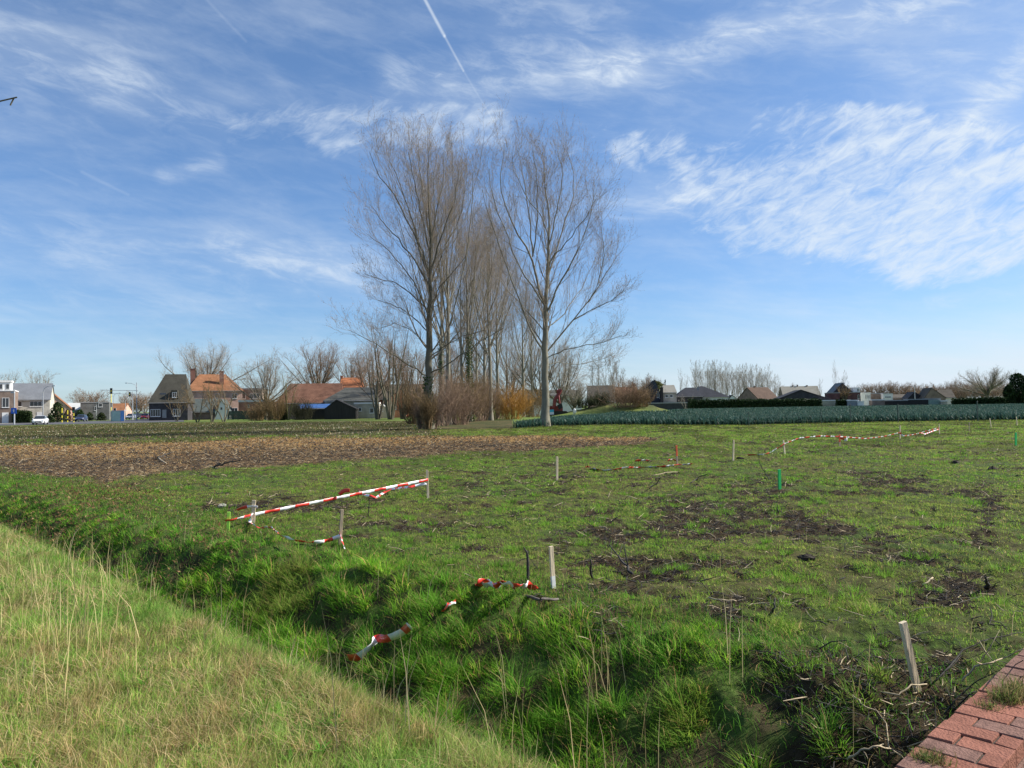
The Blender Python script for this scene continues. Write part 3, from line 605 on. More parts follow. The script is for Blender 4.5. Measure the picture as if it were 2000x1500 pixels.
tape('short tape scrap lying left behind the red topped stake',[onz(1240,900,.06),onz(1252,899,.06),onz(1270,900,.02)],w=.09,stripe=.25,tw=[.8,.8,1.1],seed=10)
tape('small tape loop just behind the red topped stake',[onz(1304,899,.05),onz(1312,898,.07),onz(1321,899,.05)],w=.09,stripe=.2,tw=[.8,.8,1.1],seed=11)
tape('far sagging tape running across the back of the field over four stakes',[onz(1460,889,.05),onz(1472,888,.06),onz(1490,888,.05),at(1505,884,26.8),at(1532,867,27.1),at(1560,856,28.5),at(1600,852,29.5),at(1640,853,30.7),at(1690,857,33.5),at(1725,853,35.5),at(1758,845,36.9),at(1764,852,36.9),at(1785,849,38.5),at(1835,835,41.1)],w=.065,stripe=.42,tw=[.9]*3+[.6]*11,seed=12,first=0)
tape('loose second strand of tape hanging beside the far right stake',[at(1835,838,41.1),at(1822,842,40.5),at(1806,848,38),at(1798,845,38)],w=.05,stripe=.4,tw=[.6]*4,seed=13)
tape('tape tail fluttering from the red topped stake on the far tape',[at(1641,855,30.7),at(1648,858,30.7),at(1653,861,30.7),at(1654,855,30.7)],w=.09,stripe=.2,tw=[.3,.9,.2,.5],seed=14)
# ---- sticks
pale=mat('peeled_stick_wood',(.42,.34,.22),.8,.2,.3,15); 
def stick(label,pts,r0,r1,mt,dz=.03,forks=0,seed=0,name='broken_branch',group='broken branches on the ground'):
    P=[p if isinstance(p,Vector) else onz(p[0],p[1],(p[2] if len(p)>2 else dz)) for p in pts]
    rr_=random.Random(seed); mb=MB(); n=len(P)
    Q=[]; 
    for i in range(n-1):
        for k in range(4): Q.append(P[i].lerp(P[i+1],k/4)+Vector((rr_.gauss(0,1),rr_.gauss(0,1),rr_.gauss(0,.7)))*r0*.5)
    Q.append(P[-1]); rs=[r0+(r1-r0)*i/(len(Q)-1) for i in range(len(Q))]
    mb.tube(Q,rs,6)
    for f in range(forks):
        i=rr_.randrange(1,len(Q)-1); d0=(Q[i+1]-Q[i]).normalized(); l=(P[-1]-P[0]).length*rr_.uniform(.15,.3)
        d1=(d0+Vector((rr_.gauss(0,.6),rr_.gauss(0,.6),abs(rr_.gauss(0,.5))))).normalized()
        mb.tube([Q[i],Q[i]+d1*l*.5,Q[i]+d1*l+Vector((0,0,l*.1))],[rs[i]*.7,rs[i]*.5,rs[i]*.2],5)
    o=mb.build(name,mt,smooth=True); return tag(o,label,'branch',group)
stick('dark crooked branch leaning up in front of the red topped stake',[(1268,952,.03),(1282,945,.05),(1290,933,.3)],.018,.007,dbark,forks=1,seed=1)
stick('dark straight branch on the grass left of the green stake, longer of two',[(1348,943,.03),(1365,932,.05),(1382,926,.2)],.016,.008,dbark,seed=2)
stick('slender upright twig curving left from the grass before the far tape',[(1503,938,.0),(1492,920,.12),at(1484,905,18.1),at(1481,888,18.1)],.011,.004,dbark,forks=3,seed=3)
stick('small dark upright twig halfway between green stake and far tape',[(1641,908,.0),at(1636,896,22.3),at(1634,888,22.3)],.008,.003,dbark,forks=1,seed=4)
stick('dark leaning branch in the grass right of the white footed stake',[(1236,1120,.02),(1215,1095,.10),at(1190,1063,9.3)],.016,.006,dbark,forks=2,seed=5)
stick('dark short twig poking up at the right of the slack tape',[(1520,1000,.0),at(1517,985,12.9)],.012,.005,dbark,forks=1,seed=6)
stick('upright forked dark twig among debris left of the nearest stake',[(1503,1200,.02),(1512,1190,.1),at(1514,1168,6.7)],.012,.006,dbark,forks=2,seed=7)
stick('pale peeled stick lying in the grass middle right',[(1383,1168,.02),(1410,1172,.03),(1438,1174,.02)],.008,.006,pale,seed=8)
stick('short pale stick lying flat near the right side of the field',[(1803,1143,.02),(1822,1128,.05)],.009,.008,pale,seed=9)
stick('small angular pale stick lying in the grass above the nearest stake',[(1618,1210,.01),(1635,1213,.02),(1640,1205,.05)],.005,.004,pale,seed=10)
stick('long pale thin branch bent over the near end of the brick wall',[(1690,1345,.02),(1755,1358,.06),(1780,1338,.12),(1810,1336,.08)],.007,.004,pale,seed=11)
stick('dark bent cane arching towards the brick wall edge',[(1845,1395,.2),(1868,1365,.3),(1900,1335,.35),(1945,1312,.35),at(1998,1290,3.6)],.0045,.002,dbark,forks=3,seed=12)
stick('thin pale cane arching above the brick wall',[(1880,1330,.3),(1905,1302,.36),(1930,1295,.38),(1960,1285,.4),at(1998,1268,3.5)],.006,.003,pale,forks=3,seed=13)
stick('pale curved root hanging in the ditch left of the brick wall',[(1655,1484,-.1),(1680,1466,.0),(1715,1458,.02),(1740,1462,0),(1765,1482,-.05)],.007,.004,pale,seed=14)
stick('pale root strand curving over bare soil by the nearest stake',[(1665,1358,.03),(1690,1380,.05),(1720,1392,.05),(1745,1398,.04)],.006,.003,pale,seed=15)
stick('dead flat plank of bark in long grass below the white footed stake',[(1020,1163,.06),(1055,1172,.07),(1090,1170,.07)],.016,.012,mat('grey_bark',(.13,.115,.10),.9,.1,.4,20),seed=16)
stick('long dark branch on the cleared soil at far left',[(310,893,.05),(338,882,.15)],.03,.012,dbark,seed=17)
stick('pale straight branch on the cleared soil',[(308,894,.05),(326,906,.05)],.03,.02,pale,seed=18)
stick('pale thin pole lying on the cleared soil, right one',[(395,909,.04),(425,915,.04)],.025,.018,pale,seed=19)
stick('dark branch with raised fork on the cleared soil',[(418,912,.04),(448,903,.2),(470,898,.3)],.03,.012,dbark,forks=2,seed=20)
stick('dark twig standing up below the slack tape',[(719,1010,.0),at(721,978,13)],.010,.004,dbark,forks=2,seed=21)
stick('dark fine twig right of the taut tape end',[(852,978,.0),at(858,962,14.6)],.008,.003,dbark,forks=1,seed=22)
stick('dark low stump twig in the grass before the leaning branch',[(1155,1130,.0),at(1153,1093,8)],.014,.008,dbark,forks=2,seed=23)
stick('pointed dark stub at right of the field',[(1924,1150,.0),at(1924,1126,7.3)],.022,.008,dbark,forks=1,seed=24)
stick('thin dark runner trailing on the ground at right edge',[(1830,1330,.05),(1880,1270,.08),(1930,1248,.1),(1998,1235,.12)],.006,.003,dbark,forks=2,seed=25)
stick('pale curved twig in front of the red topped stake',[(1275,929,.02),(1300,923,.04),(1330,921,.05)],.012,.009,pale,seed=26)
# litter of small sticks: uncountable
def twig_litter():
    pl=[]; rs=[]; mats_=[]
    X,Y=samp(lambda y: 330*np.minimum(1,(7/y))**1.2,3.8,60); c,a=CA(X,Y); sz,fr=soil_zone(X,Y); pt=patch(X,Y)*((c>4.9)|((c>4.1)&(a<3)))*(a>1.3)
    k=rng.uniform(0,1,len(X))<np.maximum(sz*.75,pt*.85)+.06*(c>5.3); X=X[k];Y=Y[k]; n=len(X)
    L_=rng.uniform(.03,.10,n)*rng.uniform(.8,2.6,n)*np.maximum(1,Y/25)**.4; ph=rng.uniform(0,6.28,n); up_=np.abs(rng.normal(0,.28,n)); r=rng.uniform(.0022,.006,n)*np.maximum(1,Y/9)**.6
    z=height(X,Y)
    P0=np.stack([X,Y,z+.004],1); D_=np.stack([np.cos(ph),np.sin(ph),up_],1); P2=P0+D_*L_[:,None]; P1=(P0+P2)/2+rng.normal(0,.08,(n,3))*L_[:,None]
    P1[:,2]=np.maximum(P1[:,2],z+.005)
    return np.stack([P0,P1,P2],1), np.stack([r,r*.8,r*.4],1)
# ================================================================== trees
def tubes(P,Rr,sides=4,off=0):
    """P (n,k,3) R (n,k) -> verts, quads"""
    n,k,_=P.shape
    T=np.gradient(P,axis=1); T/=np.linalg.norm(T,axis=2,keepdims=True)+1e-9
    ref=np.where(np.abs(T[...,2:3])<.9,np.array([0,0,1.]),np.array([1.,0,0])); U=np.cross(T,ref); U/=np.linalg.norm(U,axis=2,keepdims=True)+1e-9; W=np.cross(T,U)
    a=np.arange(sides)*2*np.pi/sides
    V=P[:,:,None,:]+(U[:,:,None,:]*np.cos(a)[:,None]+W[:,:,None,:]*np.sin(a)[:,None])*Rr[:,:,None,None]
    base=(np.arange(n)*k*sides)[:,None,None]+(np.arange(k-1)*sides)[None,:,None]; s=np.arange(sides); s2=(s+1)%sides
    q=np.stack([base+s,base+s2,base+sides+s2,base+sides+s],-1).reshape(-1,4)
    return V.reshape(-1,3),q+off
def children(P,Rr,m,k,ang,lfn,rfac,trop,jit,lo=.25,hi=1.0,rmin=.004,bias=1.0,rg=rng):
    """grow m children from every parent polyline"""
    n,kk,_=P.shape
    t=lo+(hi-lo)*((np.arange(m)+rg.uniform(0,1,(n,m)))/m)**bias
    u=t*(kk-1); i0=np.minimum(u.astype(int),kk-2); f=(u-i0)[...,None]
    ar=np.arange(n)[:,None]
    B=P[ar,i0]*(1-f)+P[ar,i0+1]*f; T=P[ar,i0+1]-P[ar,i0]; T/=np.linalg.norm(T,axis=2,keepdims=True)+1e-9
    r0=(Rr[ar,i0]*(1-f[...,0])+Rr[ar,i0+1]*f[...,0])
    B=B.reshape(-1,3);T=T.reshape(-1,3);r0=r0.ravel(); t=t.ravel(); N_=len(B)
    rv=rg.normal(0,1,(N_,3)); pr=rv-(rv*T).sum(1,keepdims=True)*T; pr/=np.linalg.norm(pr,axis=1,keepdims=True)+1e-9
    a=rg.uniform(ang[0],ang[1],N_)[:,None]
    D=T*np.cos(a)+pr*np.sin(a)
    plen=np.linalg.norm(np.diff(P,axis=1),axis=2).sum(1)
    L_=lfn(t,np.repeat(plen,m))*rg.uniform(.65,1.25,N_)
    Q=np.empty((N_,k,3)); Q[:,0]=B; d=D
    for s in range(1,k):
        d=d+np.array([0,0,trop])*(1/k)+rg.normal(0,jit,(N_,3)); d/=np.linalg.norm(d,axis=1,keepdims=True)
        Q[:,s]=Q[:,s-1]+d*(L_/(k-1))[:,None]
    rb=np.maximum(r0*rfac,rmin); R2=rb[:,None]*np.linspace(1,.35,k)[None]; R2=np.maximum(R2,rmin*.6)
    return Q,R2
def pack(levels,sides):
    Vs=[];Qs=[];o=0
    for (P,Rr),s in zip(levels,sides):
        V,q=tubes(P,Rr,s,o); Vs.append(V);Qs.append(q);o+=len(V)
    return np.concatenate(Vs),np.concatenate(Qs)
def buds(P,n_per,size,rg=rng,T=None):
    """small catkin-like buds along the outer twigs"""
    n,k,_=P.shape; t=rg.uniform(.3,1,(n,n_per)); u=t*(k-1); i0=np.minimum(u.astype(int),k-2); f=(u-i0)[...,None]; ar=np.arange(n)[:,None]
    B=(P[ar,i0]*(1-f)+P[ar,i0+1]*f).reshape(-1,3); m=len(B)
    d=rg.normal(0,1,(m,3)); d/=np.linalg.norm(d,axis=1,keepdims=True); e=rg.normal(0,1,(m,3)); e-= (e*d).sum(1,keepdims=True)*d; e/=np.linalg.norm(e,axis=1,keepdims=True)
    s=rg.uniform(.5,1.3,m)[:,None]*size
    V=np.stack([B,B+d*s*.5+e*s*.25,B+d*s,B+d*s*.5-e*s*.25],1).reshape(-1,3)
    q=(np.arange(m)*4)[:,None]+np.arange(4); return V,q
bark_g=mat('poplar_bark',(.22,.20,.15),.9,.15,.35,3,bump=.6,bscale=20,sx=(1,1,.3))
bark_d=mat('dark_tree_bark',(.14,.125,.09),.9,.15,.35,3,bump=.5,sx=(1,1,.3))
twigm=mat('twig_bark',(.29,.24,.185),.9,.1,.25,1.5)
twigr=mat('reddish_twigs',(.26,.18,.125),.9,.1,.3,1.2)
twigo=mat('orange_willow_twigs',(.38,.20,.045),.8,.2,.3,1.2)
twigg=mat('grey_twigs',(.33,.29,.24),.9,.1,.25,1.2)
twigb=mat('brown_hedge_twigs',(.22,.15,.075),.9,.1,.35,.8)
budm=mat('poplar_buds',(.34,.21,.13),.8,.2,.3,2)
ivym=leafmat('ivy_leaves',.15,.4)
def poly(pts,k):
    """resample list of Vectors to k points"""
    pts=np.array([tuple(p) for p in pts]); d=np.concatenate([[0],np.cumsum(np.linalg.norm(np.diff(pts,axis=0),axis=1))]); s=np.linspace(0,d[-1],k)
    return np.stack([np.interp(s,d,pts[:,i]) for i in range(3)],1)
def limb(Y,px,base,dy,k=12,r0=.1,r1=.02,wob=.0):
    px=[(x,y if y>470 else y+(470-y)*.17) for x,y in px]; n=len(px); P=[at(x,y,Y+dy*(i/(n-1))**1.0)-base for i,(x,y) in enumerate(px)]
    Q=poly(P,k); Q[1:-1]+=rng.normal(0,.05,(k-2,3)); return Q,np.linspace(r0*.82,r1*.8,k)
def make_tree(name,label,base,limbs,fine,mat_w,mat_t,group=None,trunk=None,bud=None,cat='tree',ivy=None):
    """limbs = list of (P,R) arrays equal k ; fine = list of levels ((P,R),sides)"""
    root=thing(name,label,cat,base,0,group)
    V,q=pack([(np.array([l[0] for l in limbs]),np.array([l[1] for l in limbs]))],[7])
    if trunk is not None:
        V2,q2=pack([(trunk[0][None],trunk[1][None])],[14]); q2=q2+len(V); V=np.vstack([V,V2]); q=np.vstack([q,q2])
    link('trunk',mesh_np('trunk',V,[q],[mat_w],smooth=True),root)
    V,q=pack([f[0] for f in fine],[f[1] for f in fine]); mi=np.zeros(len(q),int)
    mts=[mat_t]
    if bud is not None:
        Vb,qb=bud; q=np.vstack([q,qb+len(V)]); V=np.vstack([V,Vb]); mi=np.concatenate([mi,np.ones(len(qb),int)]); mts.append(budm)
    link('crown',mesh_np('crown',V,[q],mts,matidx=mi),root)
    return root
def gbase(px,py): 
    p=gnd(px,py,0); return Vector((p.x,p.y,hz(p.x,p.y)-.05))
def L1(limbs): return np.array([l[0] for l in limbs]),np.array([l[1] for l in limbs])
def poplar_fine(LP,LR,m=(13,8,6),sc_=1.0,tw=.006,rg=rng,trop=.9):
    c1=children(LP,LR,m[0],9,(.35,.75),lambda t,pl:np.clip(pl*.5,1.6,6.0)*(1.1-.5*t)*sc_,.32,trop*1.2,.085,.10,1,.009,bias=.8,rg=rg)
    c2=children(*c1,m[1],6,(.4,.95),lambda t,pl:np.clip(pl*.42,.6,2.3)*(1.15-.5*t),.45,trop*.7,.11,.12,1,tw,rg=rg)
    c3=children(*c2,m[2],4,(.3,.9),lambda t,pl:np.clip(pl*.5,.25,.9),.6,trop*.6,.12,.15,1,tw*.8,rg=rg)
    return c1,c2,c3
# --- big right poplar, limbs read from its silhouette
def right_poplar():
    B=gbase(1065,833); Y=B.y
    k=12
    tr=[(1064,836),(1065,800),(1065,740),(1065,690),(1066,640),(1067,590),(1069,540),(1073,480),(1072,420),(1065,360),(1062,300),(1060,262)]
    TP,_=limb(Y,tr,B,0,22); TR=np.interp(np.linspace(0,1,22),[0,.03,.12,.3,.45,.7,1],[.58,.40,.33,.27,.19,.09,.02])
    Ls=[ ([(1066,690),(1040,655),(1020,600),(1000,550),(975,480),(955,420),(942,350)],-4,.11),
         ([(1067,600),(1050,560),(1040,500),(1012,455),(990,400),(975,340),(985,245)],3,.15),
         ([(1041,500),(1036,440),(1030,380),(1022,320),(1012,262)],2,.09),
         ([(1040,502),(1048,440),(1050,360),(1046,300),(1040,258)],-2,.08),
         ([(1068,610),(1090,560),(1112,520),(1132,480),(1152,420),(1160,350)],-3,.11),
         ([(1070,540),(1090,480),(1105,420),(1122,360),(1118,300),(1108,262)],3,.10),
         ([(1072,480),(1085,420),(1095,360),(1100,300),(1088,258)],-1,.08),
         ([(1066,690),(1090,660),(1120,625),(1150,590),(1180,545),(1205,500)],2,.11),
         ([(1120,625),(1155,605),(1190,590),(1222,568)],-3,.06),
         ([(1150,590),(1170,550),(1180,500),(1175,440)],-2,.06),
         ([(1067,700),(1100,685),(1135,675),(1175,670),(1215,655)],-2,.06),
         ([(1067,712),(1095,708),(1130,712),(1165,705),(1200,690)],3,.045),
         ([(1068,640),(1092,625),(1115,590),(1140,560),(1165,500)],6,.07),
         ([(1066,650),(1030,610),(1008,580),(985,560),(965,530)],6,.07),
         ([(1073,470),(1060,420),(1030,370),(1005,310),(1000,262)],-5,.06),
         ([(1069,540),(1080,500),(1110,470),(1140,420),(1165,370)],-6,.07),
         ([(1067,590),(1075,530),(1060,440),(1065,360),(1075,290)],6,.07),
         ([(1067,600),(1040,560),(1010,510),(985,440),(965,380),(955,300)],-5,.09)]
    limbs=[limb(Y,p,B,d,k,r,.02) for p,d,r in Ls]
    LP,LR=L1(limbs); c1,c2,c3=poplar_fine(LP,LR,(18,9,4),.98,.0052)
    t1=children(TP[None][:,6:],TR[None][:,6:],34,8,(.4,.9),lambda t,pl:3.4*(1.2-t*.6),.28,1.1,.08,0,1,.012)
    t2=children(*t1,9,6,(.35,.9),lambda t,pl:np.clip(pl*.42,.5,2),.5,.8,.1,.15,1,.0052); t3=children(*t2,7,4,(.3,.9),lambda t,pl:np.clip(pl*.5,.25,.9),.6,.5,.1,.15,1,.0042)
    bd=buds(np.concatenate([c3[0],t3[0]]),1,.075)
    make_tree('poplar_tree','tall bare poplar standing alone at the right of the row beside the leek field',B,limbs,[(c1,5),(c2,4),(c3,3),(t1,5),(t2,4),(t3,3)],bark_g,twigm,'poplars in the avenue',(TP,TR),bd)
right_poplar()
def left_poplar():
    B=gbase(836,838); Y=B.y; k=12
    tr=[(838,842),(837,790),(838,730),(838,670),(839,610),(840,550),(842,480),(840,420),(838,350),(835,300),(838,250)]
    TP,_=limb(Y,tr,B,0,22); TR=np.interp(np.linspace(0,1,22),[0,.05,.12,.3,.45,.7,1],[.56,.40,.34,.28,.20,.09,.02])
    Ls=[([(837,735),(810,720),(770,695),(735,672),(682,645)],-6,.085),
        ([(838,650),(810,620),(780,600),(750,590),(735,585)],3,.07),
        ([(838,610),(805,575),(770,550),(740,545),(712,535)],-3,.08),
        ([(839,560),(810,510),(780,470),(750,430),(722,385)],3,.11),
        ([(840,540),(820,480),(795,420),(770,360),(735,310),(722,262)],-3,.12),
        ([(840,540),(822,500),(808,430),(790,370),(772,310),(757,262)],2,.11),
        ([(841,500),(828,430),(815,370),(805,310),(797,262)],-2,.09),
        ([(841,480),(848,420),(862,360),(868,310),(865,262)],2,.09),
        ([(840,540),(855,480),(875,420),(888,370),(895,300)],-2,.10),
        ([(840,560),(862,500),(885,450),(902,400),(912,330)],3,.09),
        ([(838,700),(870,675),(905,655),(945,645)],-4,.06),
        ([(838,730),(868,715),(905,690),(950,660),(985,640)],-5,.07),
        ([(838,620),(815,560),(780,510),(750,480),(718,455)],-6,.08),
        ([(839,600),(860,560),(885,530),(910,500)],-5,.06),
        ([(838,680),(808,650),(775,630),(745,640)],5,.05),
        ([(842,480),(835,420),(825,360),(822,300),(818,250)],5,.08)]
    limbs=[limb(Y,p,B,d,k,r,.02) for p,d,r in Ls]
    LP,LR=L1(limbs); c1,c2,c3=poplar_fine(LP,LR,(19,9,4),.98,.0052)
    t1=children(TP[None][:,5:],TR[None][:,5:],40,8,(.45,1.0),lambda t,pl:3.6*(1.2-t*.6),.28,1.1,.08,0,1,.012)
    t2=children(*t1,9,6,(.35,.9),lambda t,pl:np.clip(pl*.42,.5,2),.5,.8,.1,.15,1,.0052); t3=children(*t2,7,4,(.3,.9),lambda t,pl:np.clip(pl*.5,.25,.9),.6,.5,.1,.15,1,.0042)
    bd=buds(np.concatenate([c3[0],t3[0]]),1,.075)
    make_tree('poplar_tree','tall bare poplar with dark trunk at the left front of the row, in brown brush',B,limbs,[(c1,5),(c2,4),(c3,3),(t1,5),(t2,4),(t3,3)],bark_d,twigm,'poplars in the avenue',(TP,TR),bd)
left_poplar()
# --- generic poplar, built in 3 variants and copied
def gen_poplar(name,label,seed,hgt=27,wid=4.0,fork=.22,m=(11,8,4),nl=22,matw=bark_g,matt=twigm,loc=(0,0,0),group='poplars in the avenue',tw=.0058,r=.27,bias=1.0,bud=True):
    rg=np.random.default_rng(seed); k=12
    z=np.linspace(0,1,22); TP=np.stack([np.cumsum(rg.normal(0,.05,22))*z,np.cumsum(rg.normal(0,.05,22))*z,z*hgt],1); TR=np.interp(z,[0,.03,.12,.4,.7,1],[r*1.5,r*1.1,r,r*.7,r*.3,.02])
    P,Rr=children(TP[None],TR[None],nl,k,(.4,.75),lambda t,pl:hgt*(.52-.30*t)*wid/4,.42,1.5,.03,fork,.93,.02,rg=rg,bias=bias)
    # flatten tops
    limbs=[(P[i],Rr[i]) for i in range(len(P))]
    c1,c2,c3=poplar_fine(P,Rr,m,.75,tw,rg)
    bd=buds(c3[0],1,.08,rg) if bud else None
    return make_tree(name,label,loc,limbs,[(c1,4),(c2,3),(c3,3)],matw,matt,group,(TP,TR),bd)
def copy_tree(src,label,loc,rz=0,s=(1,1,1),group=None):
    r=src.copy(); COL.objects.link(r); r.location=loc; r.rotation_euler=(0,0,rz); r.scale=s; r['label']=label
    if group: r['group']=group
    for ch in list(src.children):
        c=ch.copy(); COL.objects.link(c); c.parent=r
        for g in ch.children:
            e=g.copy(); COL.objects.link(e); e.parent=c
    return r
v1=gen_poplar('poplar_tree','poplar with pale lower trunk right of the dark one',101,25.5,5.8,.28,loc=gbase(877,829))
v2=gen_poplar('poplar_tree','slim poplar between the two left front trunks, partly hidden',102,25,5.0,.3,loc=gbase(863,827))
v3=gen_poplar('poplar_tree','slender far poplar, middle of three pale trunks left of the orange bush',103,25,5.2,.3,loc=gbase(959,821))
copy_tree(v2,'ivy-clad poplar trunk left of the three pale trunks',gbase(918,824),2.1,(1,1,.95))
copy_tree(v1,'far poplar, left one of three pale trunks left of the orange bush',gbase(948,819),1.2,(.95,.95,.95))
copy_tree(v2,'far poplar, right one of three pale trunks left of the orange bush',gbase(973,817),4.0,(1,1,.97))
copy_tree(v3,'thin far poplar rising from the orange willow bush',gbase(1023,814),2.0,(.95,.95,.9))
copy_tree(v1,'distant poplar in the row behind the orange bush, right of it',gbase(1040,812),3.3,(.9,.9,.82))
copy_tree(v3,'distant poplar deep in the avenue behind the ivy trunk',gbase(932,814),5.1,(1,1,.93))
copy_tree(v2,'distant poplar at the far end of the avenue',gbase(990,809),.5,(.95,.95,.9))
copy_tree(v1,'poplar far back in the left row, just right of the ivy-clad one',gbase(903,822),2.9,(.8,.8,.9))
# ivy on a trunk
def ivy(px,py,h,rad,n,label):
    b=gbase(px,py); a=rng.uniform(0,6.28,n); z=rng.uniform(0,1,n)**1.1*h; rr_=rad*(1+rng.normal(0,.22,n))*(1-.3*z/h)
    P=np.stack([b.x+np.cos(a)*rr_,b.y+np.sin(a)*rr_,b.z+z],1)
    V,q,t,C=blades(P,rng.uniform(.10,.22,n),.13*np.ones(n),a,rng.uniform(.5,2.5,n),gcol(n,[(.05,.11,.025),(.08,.15,.035),(.04,.07,.02)],[.4,.3,.3]))
    o=link('ivy',mesh_np('ivy',V,[q,t],[ivym],cols=C)); tag(o,label,'ivy')
ivy(918,824,11,.42,2600,'dark green ivy climbing the trunk left of the three pale trunks')
ivy(863,827,10,.30,1500,'sparse ivy climbing the slim trunk right of the front left poplar')
ivy(837,838,4.5,.42,900,'ivy on the lower trunk of the dark front left poplar')
# --- spreading / multi-stem trees
def gen_round(name,label,seed,loc,hgt,wid,matw=bark_d,matt=twigm,stems=1,fork=.2,nl=11,m=(8,6,4),tw=.010,r=.25,ang=(.3,1.0),trop=.8,group=None,cat='tree',lean=0):
    rg=np.random.default_rng(seed); k=10; LP=[];LR=[]
    TP=None
    if stems==1:
        z=np.linspace(0,1,12); hh=hgt*fork*1.6; TP=np.stack([rg.normal(0,.05,12).cumsum()*.5*z,rg.normal(0,.05,12).cumsum()*.5*z,z*hh],1); TR=np.interp(z,[0,.1,.6,1],[r*1.4,r,r*.8,r*.4])
        for i in range(nl):
            a=2*math.pi*(i+rg.uniform(-.3,.3))/nl; t0=rg.uniform(.45,1); b=np.array([np.interp(t0,z,TP[:,0]),np.interp(t0,z,TP[:,1]),t0*hh]); th_=rg.uniform(*ang)*(1.15-.4*t0)
            d=np.array([math.cos(a)*math.sin(th_),math.sin(a)*math.sin(th_),math.cos(th_)]); Ln=(hgt-b[2])*rg.uniform(.85,1.02)/max(.55,math.cos(th_*.75)); P=[b]
            for s in range(1,k):
                d=d+np.array([0,0,trop/k])+rg.normal(0,.07,3); d/=np.linalg.norm(d); P.append(P[-1]+d*Ln/(k-1)*np.array([wid,wid,1]))
            LP.append(P); LR.append(np.linspace(r*.55,.03,k))
    else:
        for i in range(stems):
            a=2*math.pi*(i+rg.uniform(-.4,.4))/stems; th_=rg.uniform(*ang)*.6; b=np.array([math.cos(a)*r*.8,math.sin(a)*r*.8,0]); d=np.array([math.cos(a)*math.sin(th_),math.sin(a)*math.sin(th_),math.cos(th_)]); P=[b]; Ln=hgt*rg.uniform(.8,1.02)
            for s in range(1,k):
                d=d+np.array([0,0,trop/k])+rg.normal(0,.06,3); d/=np.linalg.norm(d); P.append(P[-1]+d*Ln/(k-1)*np.array([wid,wid,1]))
            LP.append(P); LR.append(np.linspace(r*.6,.03,k))
    LP=np.array(LP);LR=np.array(LR); limbs=[(LP[i],LR[i]) for i in range(len(LP))]
    c1=children(LP,LR,m[0],7,(.35,.9),lambda t,pl:np.clip(pl*.36,.8,4)*(1.2-.6*t),.45,.5,.10,.15 if stems==1 else .25,1,.014,rg=rg)
    c2=children(*c1,m[1],5,(.35,1.0),lambda t,pl:np.clip(pl*.45,.4,1.8),.5,.35,.12,.15,1,tw,rg=rg)
    c3=children(*c2,m[2],4,(.3,1.0),lambda t,pl:np.clip(pl*.5,.3,1.0),.6,.3,.12,.15,1,tw*.8,rg=rg)
    return make_tree(name,label,loc,limbs,[(c1,4),(c2,3),(c3,3)],matw,matt,group,(TP,TR) if TP is not None else None,None,cat)
def shrub(name,label,seed,loc,hgt,rad,n,matt,m=(5,3),tw=.012,cat='shrub',group=None,trop=.5,spread=.75):
    rg=np.random.default_rng(seed); a=rg.uniform(0,6.28,n); rr_=np.sqrt(rg.uniform(0,1,n))*rad*.55
    k=7; P=np.empty((n,k,3)); P[:,0]=np.stack([np.cos(a)*rr_,np.sin(a)*rr_,np.zeros(n)],1); th_=rg.uniform(.05,spread,n)*(rr_/(rad*.55)*.6+.5); a2=a+rg.normal(0,.5,n)
    d=np.stack([np.cos(a2)*np.sin(th_),np.sin(a2)*np.sin(th_),np.cos(th_)],1); Ln=hgt*rg.uniform(.55,1.05,n)
    for s in range(1,k):
        d=d+np.array([0,0,trop/k])+rg.normal(0,.08,(n,3)); d/=np.linalg.norm(d,axis=1,keepdims=True); P[:,s]=P[:,s-1]+d*(Ln/(k-1))[:,None]
    Rr=np.linspace(.028,.012,k)[None]*np.ones((n,1))
    c1=children(P,Rr,m[0],5,(.3,.8),lambda t,pl:pl*.38,.7,.4,.1,.2,1,tw,rg=rg); c2=children(*c1,m[1],4,(.3,.9),lambda t,pl:pl*.5,.8,.3,.1,.2,1,tw,rg=rg)
    root=thing(name,label,cat,loc,0,group)
    V,q=pack([(P,Rr)],[4]); link('stem',mesh_np('stem',V,[q],[matt]),root)
    V,q=pack([c1,c2],[3,3]); link('crown',mesh_np('crown',V,[q],[matt]),root); return root
def bl(px,Y): 
    p=at(px,hor(px),Y); return Vector((p.x,Y,hz(p.x,Y)-.05))
def hgt(px,py,Y): return at(px,py,Y).z
# left-centre multi-stem trees
g='dark multi-stemmed trees before the farm'
gen_round('bare_tree','dark multi-stemmed tree, left one of the group right of the red tiled barn',201,bl(738,130),15.5,1.0,bark_d,twigr,5,ang=(.2,.75),r=.32,group=g,m=(8,7,5),tw=.008)
gen_round('bare_tree','dark forked tree with thick trunk in front of the orange brick gable',202,bl(763,125),15.5,1.0,bark_d,twigr,6,ang=(.2,.7),r=.36,group=g,m=(8,7,5),tw=.008)
gen_round('bare_tree','dark multi-stemmed tree right of the orange brick gable',203,bl(787,128),14.5,.9,bark_d,twigr,6,ang=(.1,.6),r=.32,group=g,m=(8,7,5),tw=.008)
gen_round('bare_tree','wide rounded bare tree rising behind the red tiled barn roof',204,bl(622,180),16.5,1.0,bark_d,twigr,1,.25,14,(12,8,6),.009,.35,(.2,1.0),trop=.35)
gen_round('bare_tree','bare tree behind the barn roof, right of the wide rounded one',205,bl(690,185),15,1.1,bark_d,twigr,1,.25,12,(11,8,5),.009,.3,(.2,1.0),trop=.35)
gen_round('bare_tree','large spreading bare tree behind the orange roofed brick house',206,bl(400,190),17.4,1.12,bark_d,twigg,1,.3,15,(13,8,6),.009,.4,(.25,1.2),trop=.25)
gen_round('bare_tree','bare tree with dark limbs in front of the low flat roofed buildings',207,bl(520,142),10.8,.95,bark_d,twigm,1,.22,12,(13,8,6),.009,.22,(.25,1.15),trop=.3)
